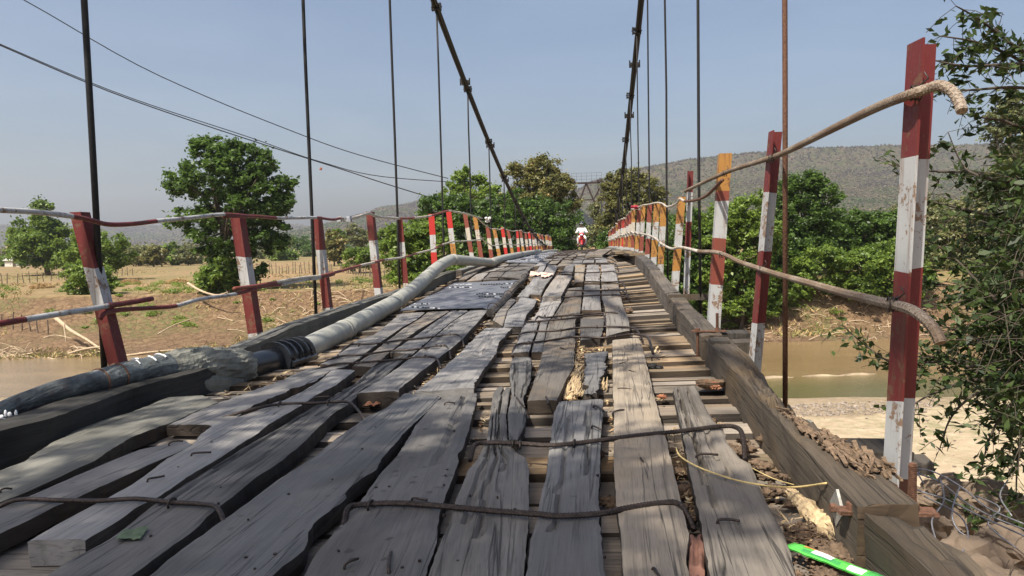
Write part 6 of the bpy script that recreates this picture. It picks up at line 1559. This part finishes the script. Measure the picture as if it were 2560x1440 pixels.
    for c_ in (.15,.35,.55,.8):
        me = bpy.data.meshes.new('leaf'); me.from_pydata([tuple(v*.045) for v in base], [], [(0,7,4),(7,3,1,4),(3,6,5,1),(6,2,5)]); me.materials.append(LEAF['near'])
        a = me.color_attributes.new('Col', 'FLOAT_COLOR', 'POINT'); a.data.foreach_set('color', np.tile([c_,c_,c_,1], 8).astype(np.float32)); me.update(); protos.append(me)
    tw_ = world_of(t)
    for i in range(k0):
        o = bpy.data.objects.new('leaf', random.choice(protos)); COL.objects.link(o); o.parent = t
        o.location = Vector(C[i])-tw_; o.rotation_euler = (random.gauss(0,.6), random.gauss(.3,.7), random.random()*6.28); s = random.uniform(.8,1.25); o.scale = (s,s,s)
near_tree()
def shade_tree():
    """the tree whose shade falls on the near planks: behind and left of the photographer"""
    reg = [(-20,780,980,1420,.5,34),(250,1000,1000,1440,.5,36),(700,1150,1010,1440,.5,24),(900,1480,780,925,.45,34),(1190,1480,1030,1085,.28,9),(1190,1480,1195,1245,.28,9),(1060,1310,1200,1290,.4,5),(1180,1470,1385,1470,.3,9),(1550,1690,1105,1145,.25,3),(1560,1690,1195,1245,.25,4),(1560,1620,870,885,.15,2),(1560,1620,905,912,.15,1),(1740,1870,1240,1290,.25,3),(600,960,880,1000,.5,22),(1000,1290,715,780,.6,18),(1420,1550,722,745,.5,6),(1570,1700,780,800,.2,2),(0,420,900,1000,.4,10),(1560,1690,1385,1440,.25,2)]
    cl=[]
    for x0, x1, y0, y1, r, n in reg:
        for _ in range(n):
            p = deck(random.uniform(x0, x1), random.uniform(y0, y1), PT); cl.append((p+SUN*random.uniform(7.0, 10.5), r))
    tb = Vector((-9.5, -3.5, ground_z(-9.5,-3.5)))
    t = thing('shade_tree', 'spreading tree standing behind the photographer and shading the near planks', 'tree', tb)
    C=[]
    for c, r in cl:
        n = 34 if r >= .4 else 26
        C.append(np.array(c)+RNG.normal(size=(n,3))*np.array([r*.36, r*.36, .22]))
    C = np.concatenate(C); V, Fq, cq = leafmesh(C, .15, .5, 1.2, 0)
    mk('crown', V, Fq, LEAF['deep'], t, col=cq)
    cen = sum((c for c, r in cl), Vector())/len(cl); fork = lerp(tb, cen, .5)+Vector((-1,0,-.4))
    mb = MB(); mb.tube(smoothpath([tb-Vector((0,0,.3)), lerp(tb, fork, .5)+Vector((-.3,0,.4)), fork], 4), [.34]*5+[.24]*4, 10); mb.build('trunk', BARK, t, smooth=True)
    mb = MB()
    for c, r in random.sample(cl, 40):
        m_ = lerp(fork, c, .5)+Vector((0,0,.5)); mb.tube(smoothpath([fork, m_, c], 4), [lerp(.07,.012,i/8) for i in range(9)], 5)
    mb.build('limb', BARK, t, smooth=True)
shade_tree()
# ================================================================== AIR
def haze():
    x0, x1, y0, y1, z0, z1 = -4200, 4600, -60, 3900, -12.0, 330.0
    mb = MB(); mb.box(((x0+x1)/2,(y0+y1)/2,(z0+z1)/2), x1-x0, y1-y0, z1-z0)
    m = bpy.data.materials.new('hazy_air'); m.use_nodes = True; n = m.node_tree; n.nodes.clear()
    o = n.nodes.new('ShaderNodeOutputMaterial'); v = n.nodes.new('ShaderNodeVolumePrincipled')
    v.inputs['Color'].default_value = (.86,.90,.96,1); v.inputs['Density'].default_value = .00023; v.inputs['Anisotropy'].default_value = .3
    n.links.new(v.outputs[0], o.inputs['Volume'])
    tag(mb.build('haze', m), 'thin pale haze fading the distant hills', kind='stuff')
haze()
